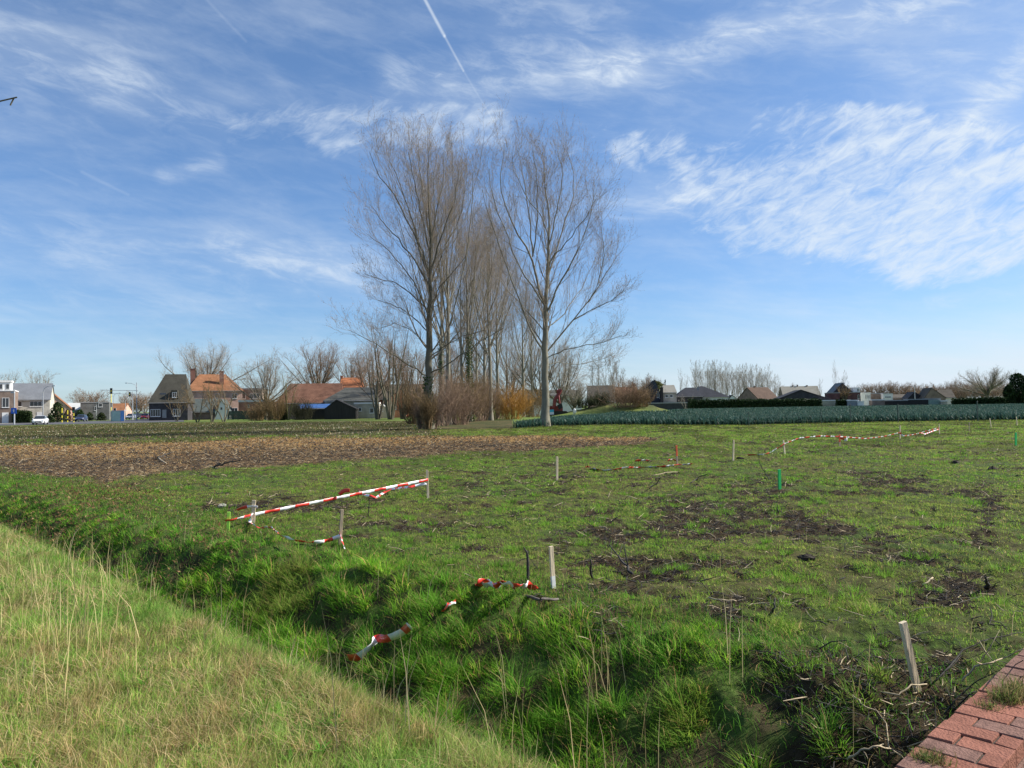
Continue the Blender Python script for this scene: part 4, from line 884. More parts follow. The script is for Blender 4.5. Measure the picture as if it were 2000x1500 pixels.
gen_round('bare_tree','small leaning tree with mossy stems left of the red tiled barn',208,bl(563,135),8.4,.7,mat('mossy_bark',(.16,.16,.07),.9,.1,.3,5),twigb,4,ang=(.1,.6),r=.16,m=(7,4,3))
gen_round('bare_tree','brownish bare tree before the brick house, left one',209,bl(386,128),6.6,.8,bark_d,twigb,3,ang=(.3,1.0),r=.2,m=(9,7,5),tw=.007)
gen_round('bare_tree','brownish bare tree before the brick house, middle one',210,bl(413,128),6.6,.8,bark_d,twigb,3,ang=(.3,1.0),r=.22,m=(9,7,5),tw=.007)
gen_round('bare_tree','brownish bare tree before the white gable, right one',211,bl(437,129),6.9,.9,bark_d,twigb,3,ang=(.2,.9),r=.2,m=(9,7,5),tw=.007)
gen_round('bare_tree','low scrubby tree before the dark slate house',212,bl(345,138),4.8,1.1,bark_d,twigb,4,ang=(.3,1.1),r=.12,m=(7,4,3))
# behind the avenue
for i,(px,Y,h_,w_,lb) in enumerate([(1055,150,14,1.1,'grey bare tree seen just left behind the lone right poplar'),(1095,150,13,1.2,'grey bare tree with round crown just right behind the lone right poplar'),(1120,150,5.8,1.1,'small dark bare tree before the long white building'),(880,165,15,1,'bare tree deep behind the front left poplars'),(935,170,14,1,'bare tree behind the ivy-clad trunk'),(1000,165,14,1,'bare tree far behind the orange willow bush'),(810,155,13,1,'bare tree behind the left front poplar'),(720,165,14,1.1,'bare tree behind the grey roofed barn')]):
    gen_round('bare_tree',lb,220+i,bl(px,Y),h_,w_,bark_d,twigr if px<1050 else twigg,1,.2,12,(11,7,5),.013,.25,(.3,1.1))
# poplars behind right: wispy fan group
gp=gen_poplar('slender_tree','wispy fan of pale upright trees behind the mound, left stem',301,14.5,3.6,.1,(7,6,5),14,bark_g,twigg,bl(1160,230),'wispy trees behind the mound',.009,.16,bud=False)
for i,(px,s,lb) in enumerate([(1172,1.03,'second stem from the left'),(1184,1.12,'tallest middle stem'),(1196,1.08,'stem just right of the tallest'),(1208,.95,'second stem from the right'),(1219,.78,'low right end stem')]):
    copy_tree(gp,'wispy fan of pale upright trees behind the mound, '+lb,bl(px,230+i),i*1.3,(s,s,s),'wispy trees behind the mound')
# far poplar wood on the right
wq=gen_poplar('slender_tree','far grey poplar at the left end of the wood behind the bungalow',302,17.6,4.2,.12,(7,6,5),16,bark_g,twigg,bl(1358,350),'poplars of the far wood on the right',.010,.18,bud=False)
wr=gen_poplar('slender_tree','far grey poplar second from the left in the wood behind the bungalow',303,17.6,4.2,.12,(7,6,5),16,bark_g,twigg,bl(1366,352),'poplars of the far wood on the right',.010,.18,bud=False)
nw=34
for i in range(nw):
    px=1372+i*150/nw+random.uniform(-2,2); s=(1-.16*i/nw)*random.uniform(.92,1.03)*(1 if i<nw-4 else .8)
    copy_tree(random.choice([wq,wr]),'tall grey leafless poplar in the far wood above the dark bungalow roofs',bl(px,random.uniform(335,370)),random.uniform(0,6),(s,s,s),'poplars of the far wood on the right')
# misc right trees
copy_tree(wq,'lone narrow tall far tree just left of the dark gabled house',bl(1632,250),1,(.3,.3,.70),'single far trees on the right')
copy_tree(wr,'faint far tree right of the grey roofed house',bl(1601,255),2,(.4,.4,.44),'single far trees on the right')
copy_tree(wq,'faint far tree behind the ridge of the dark gabled house',bl(1650,250),4,(.5,.5,.55),'single far trees on the right')
copy_tree(wr,'faint far tree just right of the pale tower house',bl(1329,250),4,(.4,.4,.62),'single far trees on the right')
copy_tree(wq,'second faint far tree between tower house and bungalow',bl(1341,252),5,(.35,.35,.53),'single far trees on the right')
gen_round('bare_tree','large round crowned bare tree near the right edge of the horizon',240,bl(1930,230),10,1.35,bark_d,twigg,1,.28,15,(12,8,6),.011,.4,(.3,1.25),trop=.2)
tl=gen_round('bare_tree','low grey brown bare tree on the horizon right of the white building',241,bl(1752,300),8,1.2,bark_d,twigr,1,.15,10,(11,8,6),.014,.2,(.3,1.2),group='low tree line on the right horizon')
k_=0
for px in list(range(1765,1885,9))+list(range(1880,1990,11)):
    k_+=1; s=random.uniform(.68,.92)*(1.0 if px<1870 else 1.15)
    copy_tree(tl,'low grey brown bare tree in the hazy tree line along the right horizon',bl(px+random.uniform(-3,3),random.uniform(285,330)),random.uniform(0,6),(s*1.1,s,s),'low tree line on the right horizon')
for (px,Y,s,lb) in [(1250,260,1.25,'bare tree behind the red brick roof right of the mound'),(1262,262,1.2,'bare tree just left of the pointed dark roof'),(1330,290,.7,'small bare tree left of the bungalow'),(1537,300,.95,'bare tree between two brown roofed houses'),(1680,300,.9,'dim tree behind the white dormer'),(1700,300,.95,'dim tree behind the flat white building'),(1718,300,.98,'dim tree above the brown garage'),(1735,300,.95,'dim tree above the small white building'),(170,220,.85,'bare tree behind the dark grey building at left'),(180,225,.95,'taller bare tree behind the dark grey building'),(255,240,.85,'brown tree behind the traffic masts, left one'),(270,245,.9,'brown tree behind the traffic masts, middle one'),(283,240,.8,'brown tree behind the traffic masts, right one')]:
    copy_tree(tl,lb,bl(px,Y),px*.7,(s,s,s),'small bare trees on the horizon')
gen_round('bare_tree','pale bare tree rising behind the grey roofed house at far left',242,bl(78,195),12,.9,bark_g,twigg,1,.25,11,(8,5,3),.016,.2,(.2,.9))
gen_round('bare_tree','bare tree top behind the brick terrace house at the left edge',243,bl(4,185),11.3,1,bark_g,twigg,1,.25,11,(8,5,3),.016,.2,(.2,.9))
gen_round('bare_tree','small pale tree standing in front of the dark hedge on the right',244,bl(1340,200),4.2,1.1,bark_g,twigg,3,m=(7,4,3),r=.1,ang=(.3,1.1))
gen_round('bare_tree','dark bare tree against the gable of the dark pitched house',245,bl(1650,222),6,.9,bark_d,twigb,1,.3,10,(7,4,3),.02,.15,(.3,1.1))
# shrubs under the avenue
seed=400
for i,(px,Y,h_,r_) in enumerate([(822,67.5,2.3,.5),(834,64.8,2.7,.5),(847,66.5,2.3,.5),(806,88,4.0,1.0),(858,76,4.6,1.6),(885,89,5.2,2),(898,81,4.4,1.7),(912,96,5.2,2),(932,101,5.2,2.2),(952,107,5.2,2.2),(972,112,5.0,2.2),(1040,126,4.6,2)]):
    lb=['brown leafless shrub at the foot of the front left poplar, its left side','brown leafless shrub hiding the foot of the front left poplar','brown leafless shrub right of the dark front left trunk','reddish brown thicket beside the orange brick gable','brown thicket behind the pale front trunk','tall reddish thicket right of the pale front trunk','low brown thicket in front of the tall reddish one','brown thicket around the ivy-clad trunk','reddish brown thicket left of the three pale trunks','brown thicket between the three pale trunks','brown thicket left of the orange willow bush','dark brown thicket right of the orange willow bush'][i]
    shrub('thicket_shrub',lb,seed+i,bl(px,Y),h_,r_,(42 if i<3 else 60),twigb if i%2 else twigr,(6,4),.011,spread=(.22 if i<3 else .75),group='brown thicket under the poplars')
shrub('willow_bush','muted orange willow bush near the end of the poplar row',450,bl(1001,109),4.0,2.0,80,twigo,(6,4),.016,spread=1.0)
shrub('thicket_shrub','large brown bush growing on the right side of the spoil mound',451,bl(1222,126),4.1,3.3,120,mat('mound_bush_twigs',(.25,.17,.11),.9,.1,.3,.8),(6,4),.010,spread=1.1)
shrub('thicket_shrub','thin brown bush at the right foot of the spoil mound',452,bl(1254,127),3.1,1.8,90,twigb,(5,3),.014,spread=1.1)
shrub('thicket_shrub','dark low bush on the crest of the spoil mound',453,bl(1172,131),1.9,2.2,90,mat('dark_bramble',(.05,.06,.03),.9,.1,.3,1),(6,4),.016,spread=1.2)
shrub('thicket_shrub','scrubby dark growth on the left slope of the spoil mound',457,bl(1140,131),1.5,2.0,60,bpy.data.materials['dark_bramble'],(6,4),.016,spread=1.2)
shrub('thicket_shrub','low thicket before the barn at the left of the small leaning tree',454,bl(535,134),4.2,2.2,90,twigb,(5,4),.014)
shrub('thicket_shrub','brown scrub along the green fence left of the barn',455,bl(500,136),2.8,2.4,80,twigb,(5,3),.014)
shrub('thicket_shrub','dark scrub left of the dark shed',456,bl(590,136),3.1,3.0,90,mat('dark_scrub',(.07,.065,.04),.9,.1,.3,1),(5,3),.016)
# off-frame tree whose branch tip reaches into the top left corner
def corner_tree():
    B=Vector((-9.3,9.0,hz(-9.3,9.0)-.05)); k=12
    z=np.linspace(0,1,22); TP=np.stack([z*.3,z*0,z*7.5],1); TR=np.linspace(.14,.03,22)
    def l(pts,r): return poly(pts,k),np.linspace(r,.008,k)
    tip=at(20,206,8.4)-B; t2_=at(33,190,8.4)-B; a0=Vector((.1,0,3.2)); t3_=at(27,192,8.4)-B
    limbs=[l([a0,a0.lerp(tip,.5)+Vector((0,0,.15)),tip-Vector((.25,0,-.03)),tip,t2_],.014),l([tip,t3_],.008)]
    for q in [(-1.6,.5,6.5),(-1.0,1.2,7),(-.8,-1.2,6.2),(.1,.9,7.6),(-1.9,-.4,5.2)]: limbs.append(l([Vector((.1,0,2.5)),Vector((q[0]*.5,q[1]*.5,4.2)),Vector(q)],.05))
    LP=np.array([x[0] for x in limbs[2:]]);LR=np.array([x[1] for x in limbs[2:]])
    c1=children(LP,LR,6,6,(.3,.8),lambda t,pl:pl*.3,.5,.5,.1,.3,1,.006); c2=children(*c1,4,5,(.3,.8),lambda t,pl:pl*.5,.6,.4,.1,.3,1,.004)
    # keep fine twigs off the frame
    keep=lambda cc:(lambda k2:(cc[0][k2],cc[1][k2]))((cc[0][:,:,0].max(1)+B.x)<-6.9)
    make_tree('bare_tree','bare tree mostly outside the left edge, one twig tip entering the sky at top left',B,limbs,[(keep(c1),4),(keep(c2),3)],bark_d,twigm,None,(TP,TR))
corner_tree()
# evergreens / hedges made of leaf cards through a volume
evm=leafmat('evergreen_foliage',.12,.5)
def foliage(name,label,cat,n,fn,size,cols,core=None,group=None,parent=None):
    P=fn(n); a=rng.uniform(0,6.28,n)
    V,q,t,C=blades(P,rng.uniform(.6,1.3,n)*size,np.full(n,size*.8),a,rng.uniform(.2,3,n),gcol(n,cols,[1]*len(cols),.35))
    o=link(name,mesh_np(name,V,[q,t],[evm],cols=C),parent)
    if not parent: tag(o,label,cat,group)
    return o
EG=[(.035,.06,.022),(.05,.085,.028),(.022,.035,.015)]
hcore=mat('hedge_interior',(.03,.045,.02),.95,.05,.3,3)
def hedge(label,px0,px1,ytop,Y0,Y1,th_=1.4,n=5000,size=.28,cols=EG,name='hedge',cat='hedge'):
    A=bl(px0,Y0);B=bl(px1,Y1); h_=max(.6,hgt(px0,ytop[0],Y0)); h2=max(.6,hgt(px1,ytop[1],Y1))
    root=thing(name,label,cat,(A.x,A.y,min(A.z,0)),0)
    d=(B-A); d.z=0; L_=d.length; d.normalize(); nrm=Vector((-d.y,d.x,0))
    def fn(n):
        s=rng.uniform(0,1,n); hh=h_+(h2-h_)*s; f=rng.uniform(0,1,n); top=rng.uniform(0,1,n)<.25
        z=np.where(top,hh*rng.uniform(.93,1.10,n)*(1+.06*np.sin(s*61)+.05*np.sin(s*147)),rng.uniform(0,1,n)*hh); w=np.where(top,rng.uniform(0,th_,n),rng.choice([0,1],n,p=[.75,.25])*th_+rng.normal(0,.07,n))
        return np.stack([d.x*L_*s+nrm.x*w,d.y*L_*s+nrm.y*w,z],1)
    foliage('foliage',None,None,n,fn,size,cols,parent=root)
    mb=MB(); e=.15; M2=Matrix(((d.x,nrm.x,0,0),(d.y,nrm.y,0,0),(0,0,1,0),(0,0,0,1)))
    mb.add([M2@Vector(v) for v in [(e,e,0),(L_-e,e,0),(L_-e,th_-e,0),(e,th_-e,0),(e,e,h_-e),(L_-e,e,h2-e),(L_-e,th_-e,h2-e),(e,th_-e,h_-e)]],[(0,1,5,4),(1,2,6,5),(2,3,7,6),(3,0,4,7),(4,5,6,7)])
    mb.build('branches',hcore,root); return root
def conifer(label,px,Y,ytop,wpx,n=3500,cols=EG,size=.4,shape='cone',name='evergreen_tree',cat='tree'):
    B=bl(px,Y); h_=hgt(px,ytop,Y); w=wpx/F*Y/2; root=thing(name,label,cat,B,0)
    def fn(n):
        z=rng.uniform(.03,1,n); a=rng.uniform(0,6.28,n)
        prof={'cone':(1-z)*.9+.12,'round':np.sqrt(np.clip(1-(2*z-1)**2,0,1))*.95+.05,'dome':np.sqrt(np.clip(1-z**2,0,1))}[shape]
        lump=1+.22*np.sin(a*3+z*9+px)+.15*np.sin(a*5-z*14); r_=w*prof*lump*np.sqrt(rng.uniform(.35,1,n)); return np.stack([np.cos(a)*r_,np.sin(a)*r_,z*h_],1)
    foliage('crown',None,None,n,fn,size,cols,parent=root)
    MB().tube([(0,0,-.1),(0,0,h_*.8)],[w*.10+.08,.04],7).build('trunk',bark_d,root); return root
hedge('long dark clipped hedge behind the leek field',1348,1606,(783,781),192,204,1.6,16000,.3)
hedge('dark hedge at the right behind the leek field, under the far bare trees',1862,1964,(781,778),190,188,1.6,6000,.34)
hedge('lower dark hedge in front of the dark pitched house',1635,1655,(783,783),205,205,1.2,1500,.3)
conifer('dark evergreen with rounded top at the right edge of the horizon',1989,205,730,34,5000,shape='round')
conifer('dark squat evergreen left of the tallest at the right edge',1972,203,752,26,3200,shape='dome')
conifer('dark evergreen cut off by the right edge of the photo',2010,202,738,44,4000,shape='dome')
conifer('green cypress like tree behind the pale tower house',1300,240,742,8,500,shape='cone',size=.3)
conifer('olive green rounded tree behind the pointed dark roof',1282,250,745,52,2600,[(.16,.17,.05),(.20,.19,.07),(.12,.13,.04)],.5,'dome')
hedge('dark clipped hedge in front of the grey roofed house at left',23,60,(803,806),152,153,1.2,3500,.22,[(.05,.075,.025),(.035,.055,.02)])
conifer('round dark green bush between the grey roofed house and the road',112,156,786,26,2600,[(.05,.08,.025),(.07,.10,.03),(.03,.05,.02)],.25,'dome',cat='bush',name='evergreen_bush')
conifer('small rounded bush below the wide window of the grey roofed house',57,155,803,14,900,[(.06,.09,.03),(.04,.06,.02)],.2,'dome',cat='bush',name='evergreen_bush')
conifer('low bush behind the white car',98,150,810,14,900,[(.05,.08,.03),(.04,.06,.02)],.2,'dome',cat='bush',name='evergreen_bush')
conifer('reddish dark bush right of the round dark green bush',132,165,800,16,1100,[(.08,.05,.03),(.05,.045,.025)],.2,'dome',cat='bush',name='evergreen_bush')
conifer('dark green bush behind the dark blue car',156,185,800,18,1100,[(.04,.075,.025),(.05,.09,.03)],.25,'dome',cat='bush',name='evergreen_bush')
conifer('hedge bush before the dark grey building',198,180,806,16,1000,[(.04,.06,.025),(.06,.07,.03)],.25,'dome',cat='bush',name='evergreen_bush')
conifer('green bush before the white windowed corner of the dark grey building',175,180,806,14,900,[(.06,.09,.035),(.05,.07,.03)],.25,'dome',cat='bush',name='evergreen_bush')
conifer('dark evergreen bush left of the dark shed',553,135,795,16,1200,[(.04,.05,.02),(.06,.06,.03)],.25,'dome',cat='bush',name='evergreen_bush')
# twig litter
P3_,R3_=twig_litter(); V,q=tubes(P3_,R3_,4); nn=len(P3_); mi=np.repeat((rng.uniform(0,1,nn)<.16).astype(int),8)
tag(link('twig_litter',mesh_np('twig_litter',V,[q],[dbark,pale],matidx=mi)),'broken twigs littering the cleared soil and bare patches',None,None,'stuff')
# leek field
LM=leafmat('leek_leaves',.2,.4)
def leek_cols(n): return gcol(n,[(.022,.058,.042),(.048,.108,.082),(.105,.20,.155),(.18,.25,.13)],[.42,.34,.17,.07],.3)
def leek_mesh(seed):
    rg=np.random.default_rng(seed); nl=9; vs=[];qs=[];o=0
    a=np.arange(nl)*2.4+rg.uniform(-.3,.3,nl); 
    P=np.zeros((nl,3)); P[:,2]=.05+np.linspace(.18,.02,nl)
    V,q,t,C=blades(P,np.linspace(.62,.42,nl)*rg.uniform(.85,1.1,nl),np.full(nl,.055),a,np.linspace(.35,1.0,nl),leek_cols(nl),leek_cols(nl)*1.1)
    sm,sq=tubes(np.array([[[0,0,-.05],[0,0,.1],[0,0,.25]]]),np.array([[.02,.02,.016]]),6); 
    C2=np.tile(np.array([.16,.22,.13]),(len(sm),1))
    return mesh_np('leek_plant',np.vstack([V,sm]),[np.vstack([q,sq+len(V)]),t],[LM],cols=np.vstack([C,C2]))
lms=[leek_mesh(i) for i in range(6)]
EDX=np.array([-2,3,7,12,30,60,120]); 
def lx0(y): return np.interp(y,[60,66,75,95,121,170],[-.5,.4,2.2,5.1,15.3,34])
def farY(x): return np.interp(x/100.,[.05,.127,.20,.23,.33,.47,.67,.9],[95,121,170,191,200,208,188,188])
cand=[]
for row in range(6):
    for X_ in np.arange(-.2,48,.34):
        yb=float(leek_near(np.array(X_)))+row*.55+random.gauss(0,.05); xx=X_+random.gauss(0,.05)
        if xx>lx0(yb): cand.append((xx,yb,row))
cand.sort(key=lambda c:c[2]); ind=[c for c in cand if True][:300]
for i,(xx,yb,row) in enumerate(ind):
    o=link('leek_plant',lms[i%6],loc=(xx,yb,hz(xx,yb))); o.rotation_euler=(0,0,random.uniform(0,6)); s=random.uniform(.8,1.15); o.scale=(s,s,s)
    tag(o,'blue green leek plant in the front rows of the leek field behind the wire fence','leek','leek plants in the front rows')
last=max(c[2] for c in ind)
n=190000
Yv=61+(rng.uniform(0,1,n)**1.3)*145; X=Yv*rng.uniform(-.02,.8,n)
nb=leek_near(X)+(last+.0)*.55
k=(Yv>nb)&(height(X,Yv)<.35)&(X>lx0(Yv))&(Yv<farY(X*100/Yv))&(X<Yv*.8)
X=X[k];Yv=Yv[k]
rowy=np.round(Yv/.55)*.55+rng.normal(0,.06,len(Yv)); Yv=rowy
per=5; kk_=fbm(X*.6,Yv*.6,91)>.30; X=X[kk_];Yv=Yv[kk_]; idx=np.repeat(np.arange(len(X)),per); n=len(idx); z=height(X,Yv)[idx]
V,q,t,C=blades(np.stack([X[idx],Yv[idx],z+.1],1)+rng.normal(0,.02,(n,3)),rng.uniform(.42,.66,n),.065*np.maximum(1,Yv[idx]/70),rng.uniform(0,6.28,n),rng.uniform(.25,1.1,n),leek_cols(n),leek_cols(n)*1.1)
tag(link('leek_crop',mesh_np('leek_crop',V,[q,t],[LM],cols=C)),'dense blue green leek crop stretching behind its front rows',None,None,'stuff')
# ================================================================== buildings
glass=mat('window_glass',(.03,.035,.04),.08,.6,.2,1)
wframe=mat('white_window_frame',(.72,.72,.70),.5,.3,.05,5)
def brickmat(name,c1,c2,mortar_,scale=4.0,bw=.22,rh=.075):
    m=bpy.data.materials.new(name); m.use_nodes=True; N=m.node_tree.nodes; L=m.node_tree.links; b=N['Principled BSDF']; b.inputs['Roughness'].default_value=.9; b.inputs['Specular IOR Level'].default_value=.15
    T=N.new('ShaderNodeTexCoord'); mp=N.new('ShaderNodeMapping'); mp.inputs['Rotation'].default_value=(R(90),0,0); L.new(T.outputs['Object'],mp.inputs['Vector'])
    t=N.new('ShaderNodeTexBrick'); t.inputs['Scale'].default_value=1; t.inputs['Brick Width'].default_value=bw; t.inputs['Row Height'].default_value=rh; t.inputs['Mortar Size'].default_value=.008; t.inputs['Color1'].default_value=c1+(1,); t.inputs['Color2'].default_value=c2+(1,); t.inputs['Mortar'].default_value=mortar_+(1,); L.new(mp.outputs[0],t.inputs['Vector'])
    nz=N.new('ShaderNodeTexNoise'); nz.inputs['Scale'].default_value=.9; nz.inputs['Detail'].default_value=6; L.new(T.outputs['Object'],nz.inputs['Vector']); mr=N.new('ShaderNodeMapRange'); L.new(nz.outputs['Fac'],mr.inputs[0]); mr.inputs[1].default_value=.3; mr.inputs[2].default_value=.7; mr.inputs[3].default_value=.75; mr.inputs[4].default_value=1.25
    mx=N.new('ShaderNodeMix'); mx.data_type='RGBA'; mx.blend_type='MULTIPLY'; mx.inputs[0].default_value=1; L.new(t.outputs['Color'],mx.inputs[6]); L.new(mr.outputs[0],mx.inputs[7]); L.new(mx.outputs[2],b.inputs['Base Color']); return m
def tilemat(name,c,var=.35,rows=3.2):
    m=bpy.data.materials.new(name); m.use_nodes=True; N=m.node_tree.nodes; L=m.node_tree.links; b=N['Principled BSDF']; b.inputs['Roughness'].default_value=.8; b.inputs['Specular IOR Level'].default_value=.15
    T=N.new('ShaderNodeTexCoord'); wv_=N.new('ShaderNodeTexWave'); wv_.bands_direction='Z'; wv_.wave_profile='SAW'; wv_.inputs['Scale'].default_value=rows*.5; wv_.inputs['Distortion'].default_value=.3; L.new(T.outputs['Object'],wv_.inputs['Vector'])
    nz=N.new('ShaderNodeTexNoise'); nz.inputs['Scale'].default_value=.6; nz.inputs['Detail'].default_value=8; nz.inputs['Roughness'].default_value=.7; L.new(T.outputs['Object'],nz.inputs['Vector'])
    cr=N.new('ShaderNodeValToRGB'); L.new(nz.outputs['Fac'],cr.inputs[0]); cr.color_ramp.elements[0].position=.3; cr.color_ramp.elements[1].position=.7; cr.color_ramp.elements[0].color=tuple(x*(1-var) for x in c)+(1,); cr.color_ramp.elements[1].color=tuple(min(1,x*(1+var)) for x in c)+(1,)
    mr=N.new('ShaderNodeMapRange'); L.new(wv_.outputs['Fac'],mr.inputs[0]); mr.inputs[3].default_value=.72; mr.inputs[4].default_value=1.12
    mx=N.new('ShaderNodeMix'); mx.data_type='RGBA'; mx.blend_type='MULTIPLY'; mx.inputs[0].default_value=1; L.new(cr.outputs[0],mx.inputs[6]); L.new(mr.outputs[0],mx.inputs[7]); L.new(mx.outputs[2],b.inputs['Base Color'])
    bp=N.new('ShaderNodeBump'); bp.inputs['Strength'].default_value=.6; bp.inputs['Distance'].default_value=.04; L.new(wv_.outputs['Fac'],bp.inputs['Height']); L.new(bp.outputs[0],b.inputs['Normal']); return m
Bk=dict(
 cream=brickmat('cream_brick',(.56,.52,.42),(.48,.45,.37),(.5,.48,.42)), pink=brickmat('pale_pink_brick',(.60,.36,.27),(.52,.30,.22),(.5,.42,.36)),
 dark=brickmat('dark_brick',(.06,.055,.06),(.045,.042,.045),(.07,.07,.07)), brown=brickmat('brown_brick',(.24,.17,.13),(.20,.14,.11),(.26,.22,.18)),
 orange=brickmat('orange_brick',(.55,.20,.10),(.48,.17,.085),(.42,.26,.18)), grey=brickmat('grey_brick',(.17,.17,.165),(.13,.13,.13),(.18,.18,.17)),
 red=brickmat('red_brick',(.28,.12,.085),(.23,.10,.07),(.25,.18,.14)), purple=brickmat('purple_brown_brick',(.12,.055,.06),(.10,.045,.05),(.12,.08,.08)), beige=brickmat('beige_brick',(.38,.34,.27),(.33,.30,.24),(.36,.33,.28)))
white=mat('white_render',(.72,.71,.68),.8,.2,.06,.6); greyr=mat('grey_render',(.26,.27,.27),.85,.2,.12,.6); blackw=mat('black_boards',(.035,.032,.03),.8,.2,.3,1,sx=(6,6,.3)); slate=tilemat('slate_tiles',(.19,.20,.215),.18); darkt=tilemat('dark_roof_tiles',(.045,.047,.055),.25); brownt=tilemat('brown_roof_tiles',(.105,.09,.07),.3)
mosst=tilemat('mossy_brown_tiles',(.075,.07,.055),.3); redt=tilemat('red_brown_pantiles',(.17,.085,.055),.45,2.4); oranget=tilemat('orange_roof_tiles',(.52,.20,.09),.25); orangeb=tilemat('orange_brown_roof_tiles',(.28,.13,.065),.35); greyt=tilemat('grey_fibre_cement',(.10,.10,.088),.25,.8); greent=tilemat('grey_green_roof',(.10,.12,.115),.2); beiget=tilemat('beige_grey_tiles',(.33,.31,.26),.15)
bluem=mat('blue_tarpaulin',(.05,.12,.30),.4,.4,.2,1); metal=mat('galvanised_steel',(.45,.46,.47),.5,.5,.12,3,metal=.3); fascia=mat('grey_fascia',(.30,.30,.30),.6,.3,.1,2)
def window(parent,x0,x1,z0,z1,yf,nm=1,fm=None,name='window'):
    fm=fm or wframe; t=min(.07,(x1-x0)*.12); mb=MB()
    mb.box(x0,x1,yf-.06,yf+.02,z0,z0+t); mb.box(x0,x1,yf-.06,yf+.02,z1-t,z1); mb.box(x0,x0+t,yf-.058,yf+.02,z0+t,z1-t); mb.box(x1-t,x1,yf-.058,yf+.02,z0+t,z1-t)
    for i in range(nm):
        c=x0+(x1-x0)*(i+1)/(nm+1); mb.box(c-t*.4,c+t*.4,yf-.056,yf+.02,z0+t,z1-t)
    mb.box(x0-.08,x1+.08,yf-.11,yf+.02,z0-.07,z0-.002)
    w_=mb.build(name,fm,parent); MB().box(x0+t*.5,x1-t*.5,yf-.03,yf+.01,z0+t*.5,z1-t*.5).build('pane',glass,w_); return w_
def house(name,label,x0,x1,yr,ye,Y,dep,kind,rot,wm,rm,win=(),door=(),chim=(),over=.3,hipin=None,group=None,cat='house',apex=None,clad=None):
    t0=(x0-1000)/F; t1=(x1-1000)/F; tm=(t0+t1)/2
    rot=R(rot) if rot else (-math.atan(tm)*(.85 if x1<290 else .55)); cs,sn=math.cos(rot),math.sin(rot)
    Ax=at(x0,ye,Y).x; W=(t1*Y-Ax)/(cs-t1*sn); Yb=Y+W*sn
    ze=max(1.2,(at(x0,ye,Y).z+at(x1,ye,Yb).z)/2); xm=(x0+x1)/2
    Xc=Ax+cs*W/2-sn*dep/2; Yc=Y+sn*W/2+cs*dep/2
    zr=at(xm,yr,Yc if kind in('gable_x','hip') else Y+sn*W/2).z; zr=max(zr,ze+(.05 if kind=='flat' else .3))
    root=thing(name,label,cat,(Xc,Yc,0),rot,group); w2=W/2; d2=dep/2; yf=-d2
    def lx(px):
        t=at(px,ye,1.0).x; return (t*Y-Ax)/(cs-t*sn)-W/2
    zz_=lambda py,px=xm: at(px,py,Y+(lx(px)+W/2)*sn).z
    mb=MB(); th=.16; o=over
    if kind=='gable_x':
        mb.prism([(-d2,-.3),(d2,-.3),(d2,ze),(0,zr-.05),(-d2,ze)],-w2,w2,0,'x'); sl=(zr-ze)/d2
        rb=MB().prism([(-d2-o,ze-o*sl),(0,zr),(d2+o,ze-o*sl),(d2+o,ze-o*sl+th),(0,zr+th),(-d2-o,ze-o*sl+th)],-w2-o*.5,w2+o*.5,0,'x')
    elif kind=='gable_y':
        ax=0 if apex is None else lx(apex)
        mb.prism([(-w2,-.3),(w2,-.3),(w2,ze),(ax,zr-.05),(-w2,ze)],-d2,d2,0,'y'); s1=(zr-ze)/(w2+ax); s2=(zr-ze)/(w2-ax)
        rb=MB().prism([(-w2-o,ze-o*s1),(ax,zr),(w2+o,ze-o*s2),(w2+o,ze-o*s2+th),(ax,zr+th),(-w2-o,ze-o*s1+th)],-d2-o*.5,d2+o*.5,0,'y')
    elif kind=='hip':
        mb.box(-w2,w2,-d2,d2,-.3,ze); h_=w2*.45 if hipin is None else hipin; a=w2+o;b_=d2+o
        h0,h1=(h_,h_) if not isinstance(h_,tuple) else h_
        rb=MB().add([(-a,-b_,ze-.05),(a,-b_,ze-.05),(a,b_,ze-.05),(-a,b_,ze-.05),(-w2+h0,0,zr),(w2-h1,0,zr),(-a,-b_,ze+.12),(a,-b_,ze+.12),(a,b_,ze+.12),(-a,b_,ze+.12)],[(3,2,1,0),(0,1,7,6),(1,2,8,7),(2,3,9,8),(3,0,6,9),(6,7,5,4),(7,8,5),(8,9,4,5),(9,6,4)])
    else:
        mb.box(-w2,w2,-d2,d2,-.3,ze); rb=MB().box(-w2-.08,w2+.08,-d2-.08,d2+.08,ze+.002,max(ze+.2,zr))
    mb.build('wall',wm,root); rf=rb.build('roof',rm,root)
    if kind in('gable_x','hip'):
        g_=MB(); g_.tube([(-w2-.1,-d2-o-.05,ze-(.0 if kind=='hip' else o*(zr-ze)/d2)),(w2+.1,-d2-o-.05,ze-(.0 if kind=='hip' else o*(zr-ze)/d2))],.06,6); g_.build('gutter',fascia,root)
    for wn in win:
        a0,b0,a1,b1=wn[:4]; nm=wn[4] if len(wn)>4 else 1; window(root,lx(a0),lx(a1),zz_(b1),zz_(b0),yf,nm,wn[5] if len(wn)>5 else None)
    for dn in door:
        a0,b0,a1,b1=dn[:4]; dm=dn[4] if len(dn)>4 else wframe
        dr=MB(); dr.box(lx(a0),lx(a1),yf-.05,yf+.01,max(0,zz_(b1)),zz_(b0)); do=dr.build(dn[5] if len(dn)>5 else 'door',dm,root)
    for ch in chim:
        cx,cw,ct,cy=ch; X_=lx(cx); hw=cw/F*Y/2; zt=at(cx,ct,Yc).z; zb=ze
        c_=MB().box(X_-hw,X_+hw,cy-hw,cy+hw,zb,zt); c_.box(X_-hw-.06,X_+hw+.06,cy-hw-.06,cy+hw+.06,zt+.001,zt+.12)
        c_.build('chimney',wm if clad is None else clad,rf)
    return root,lx,zz_,yf,ze,zr
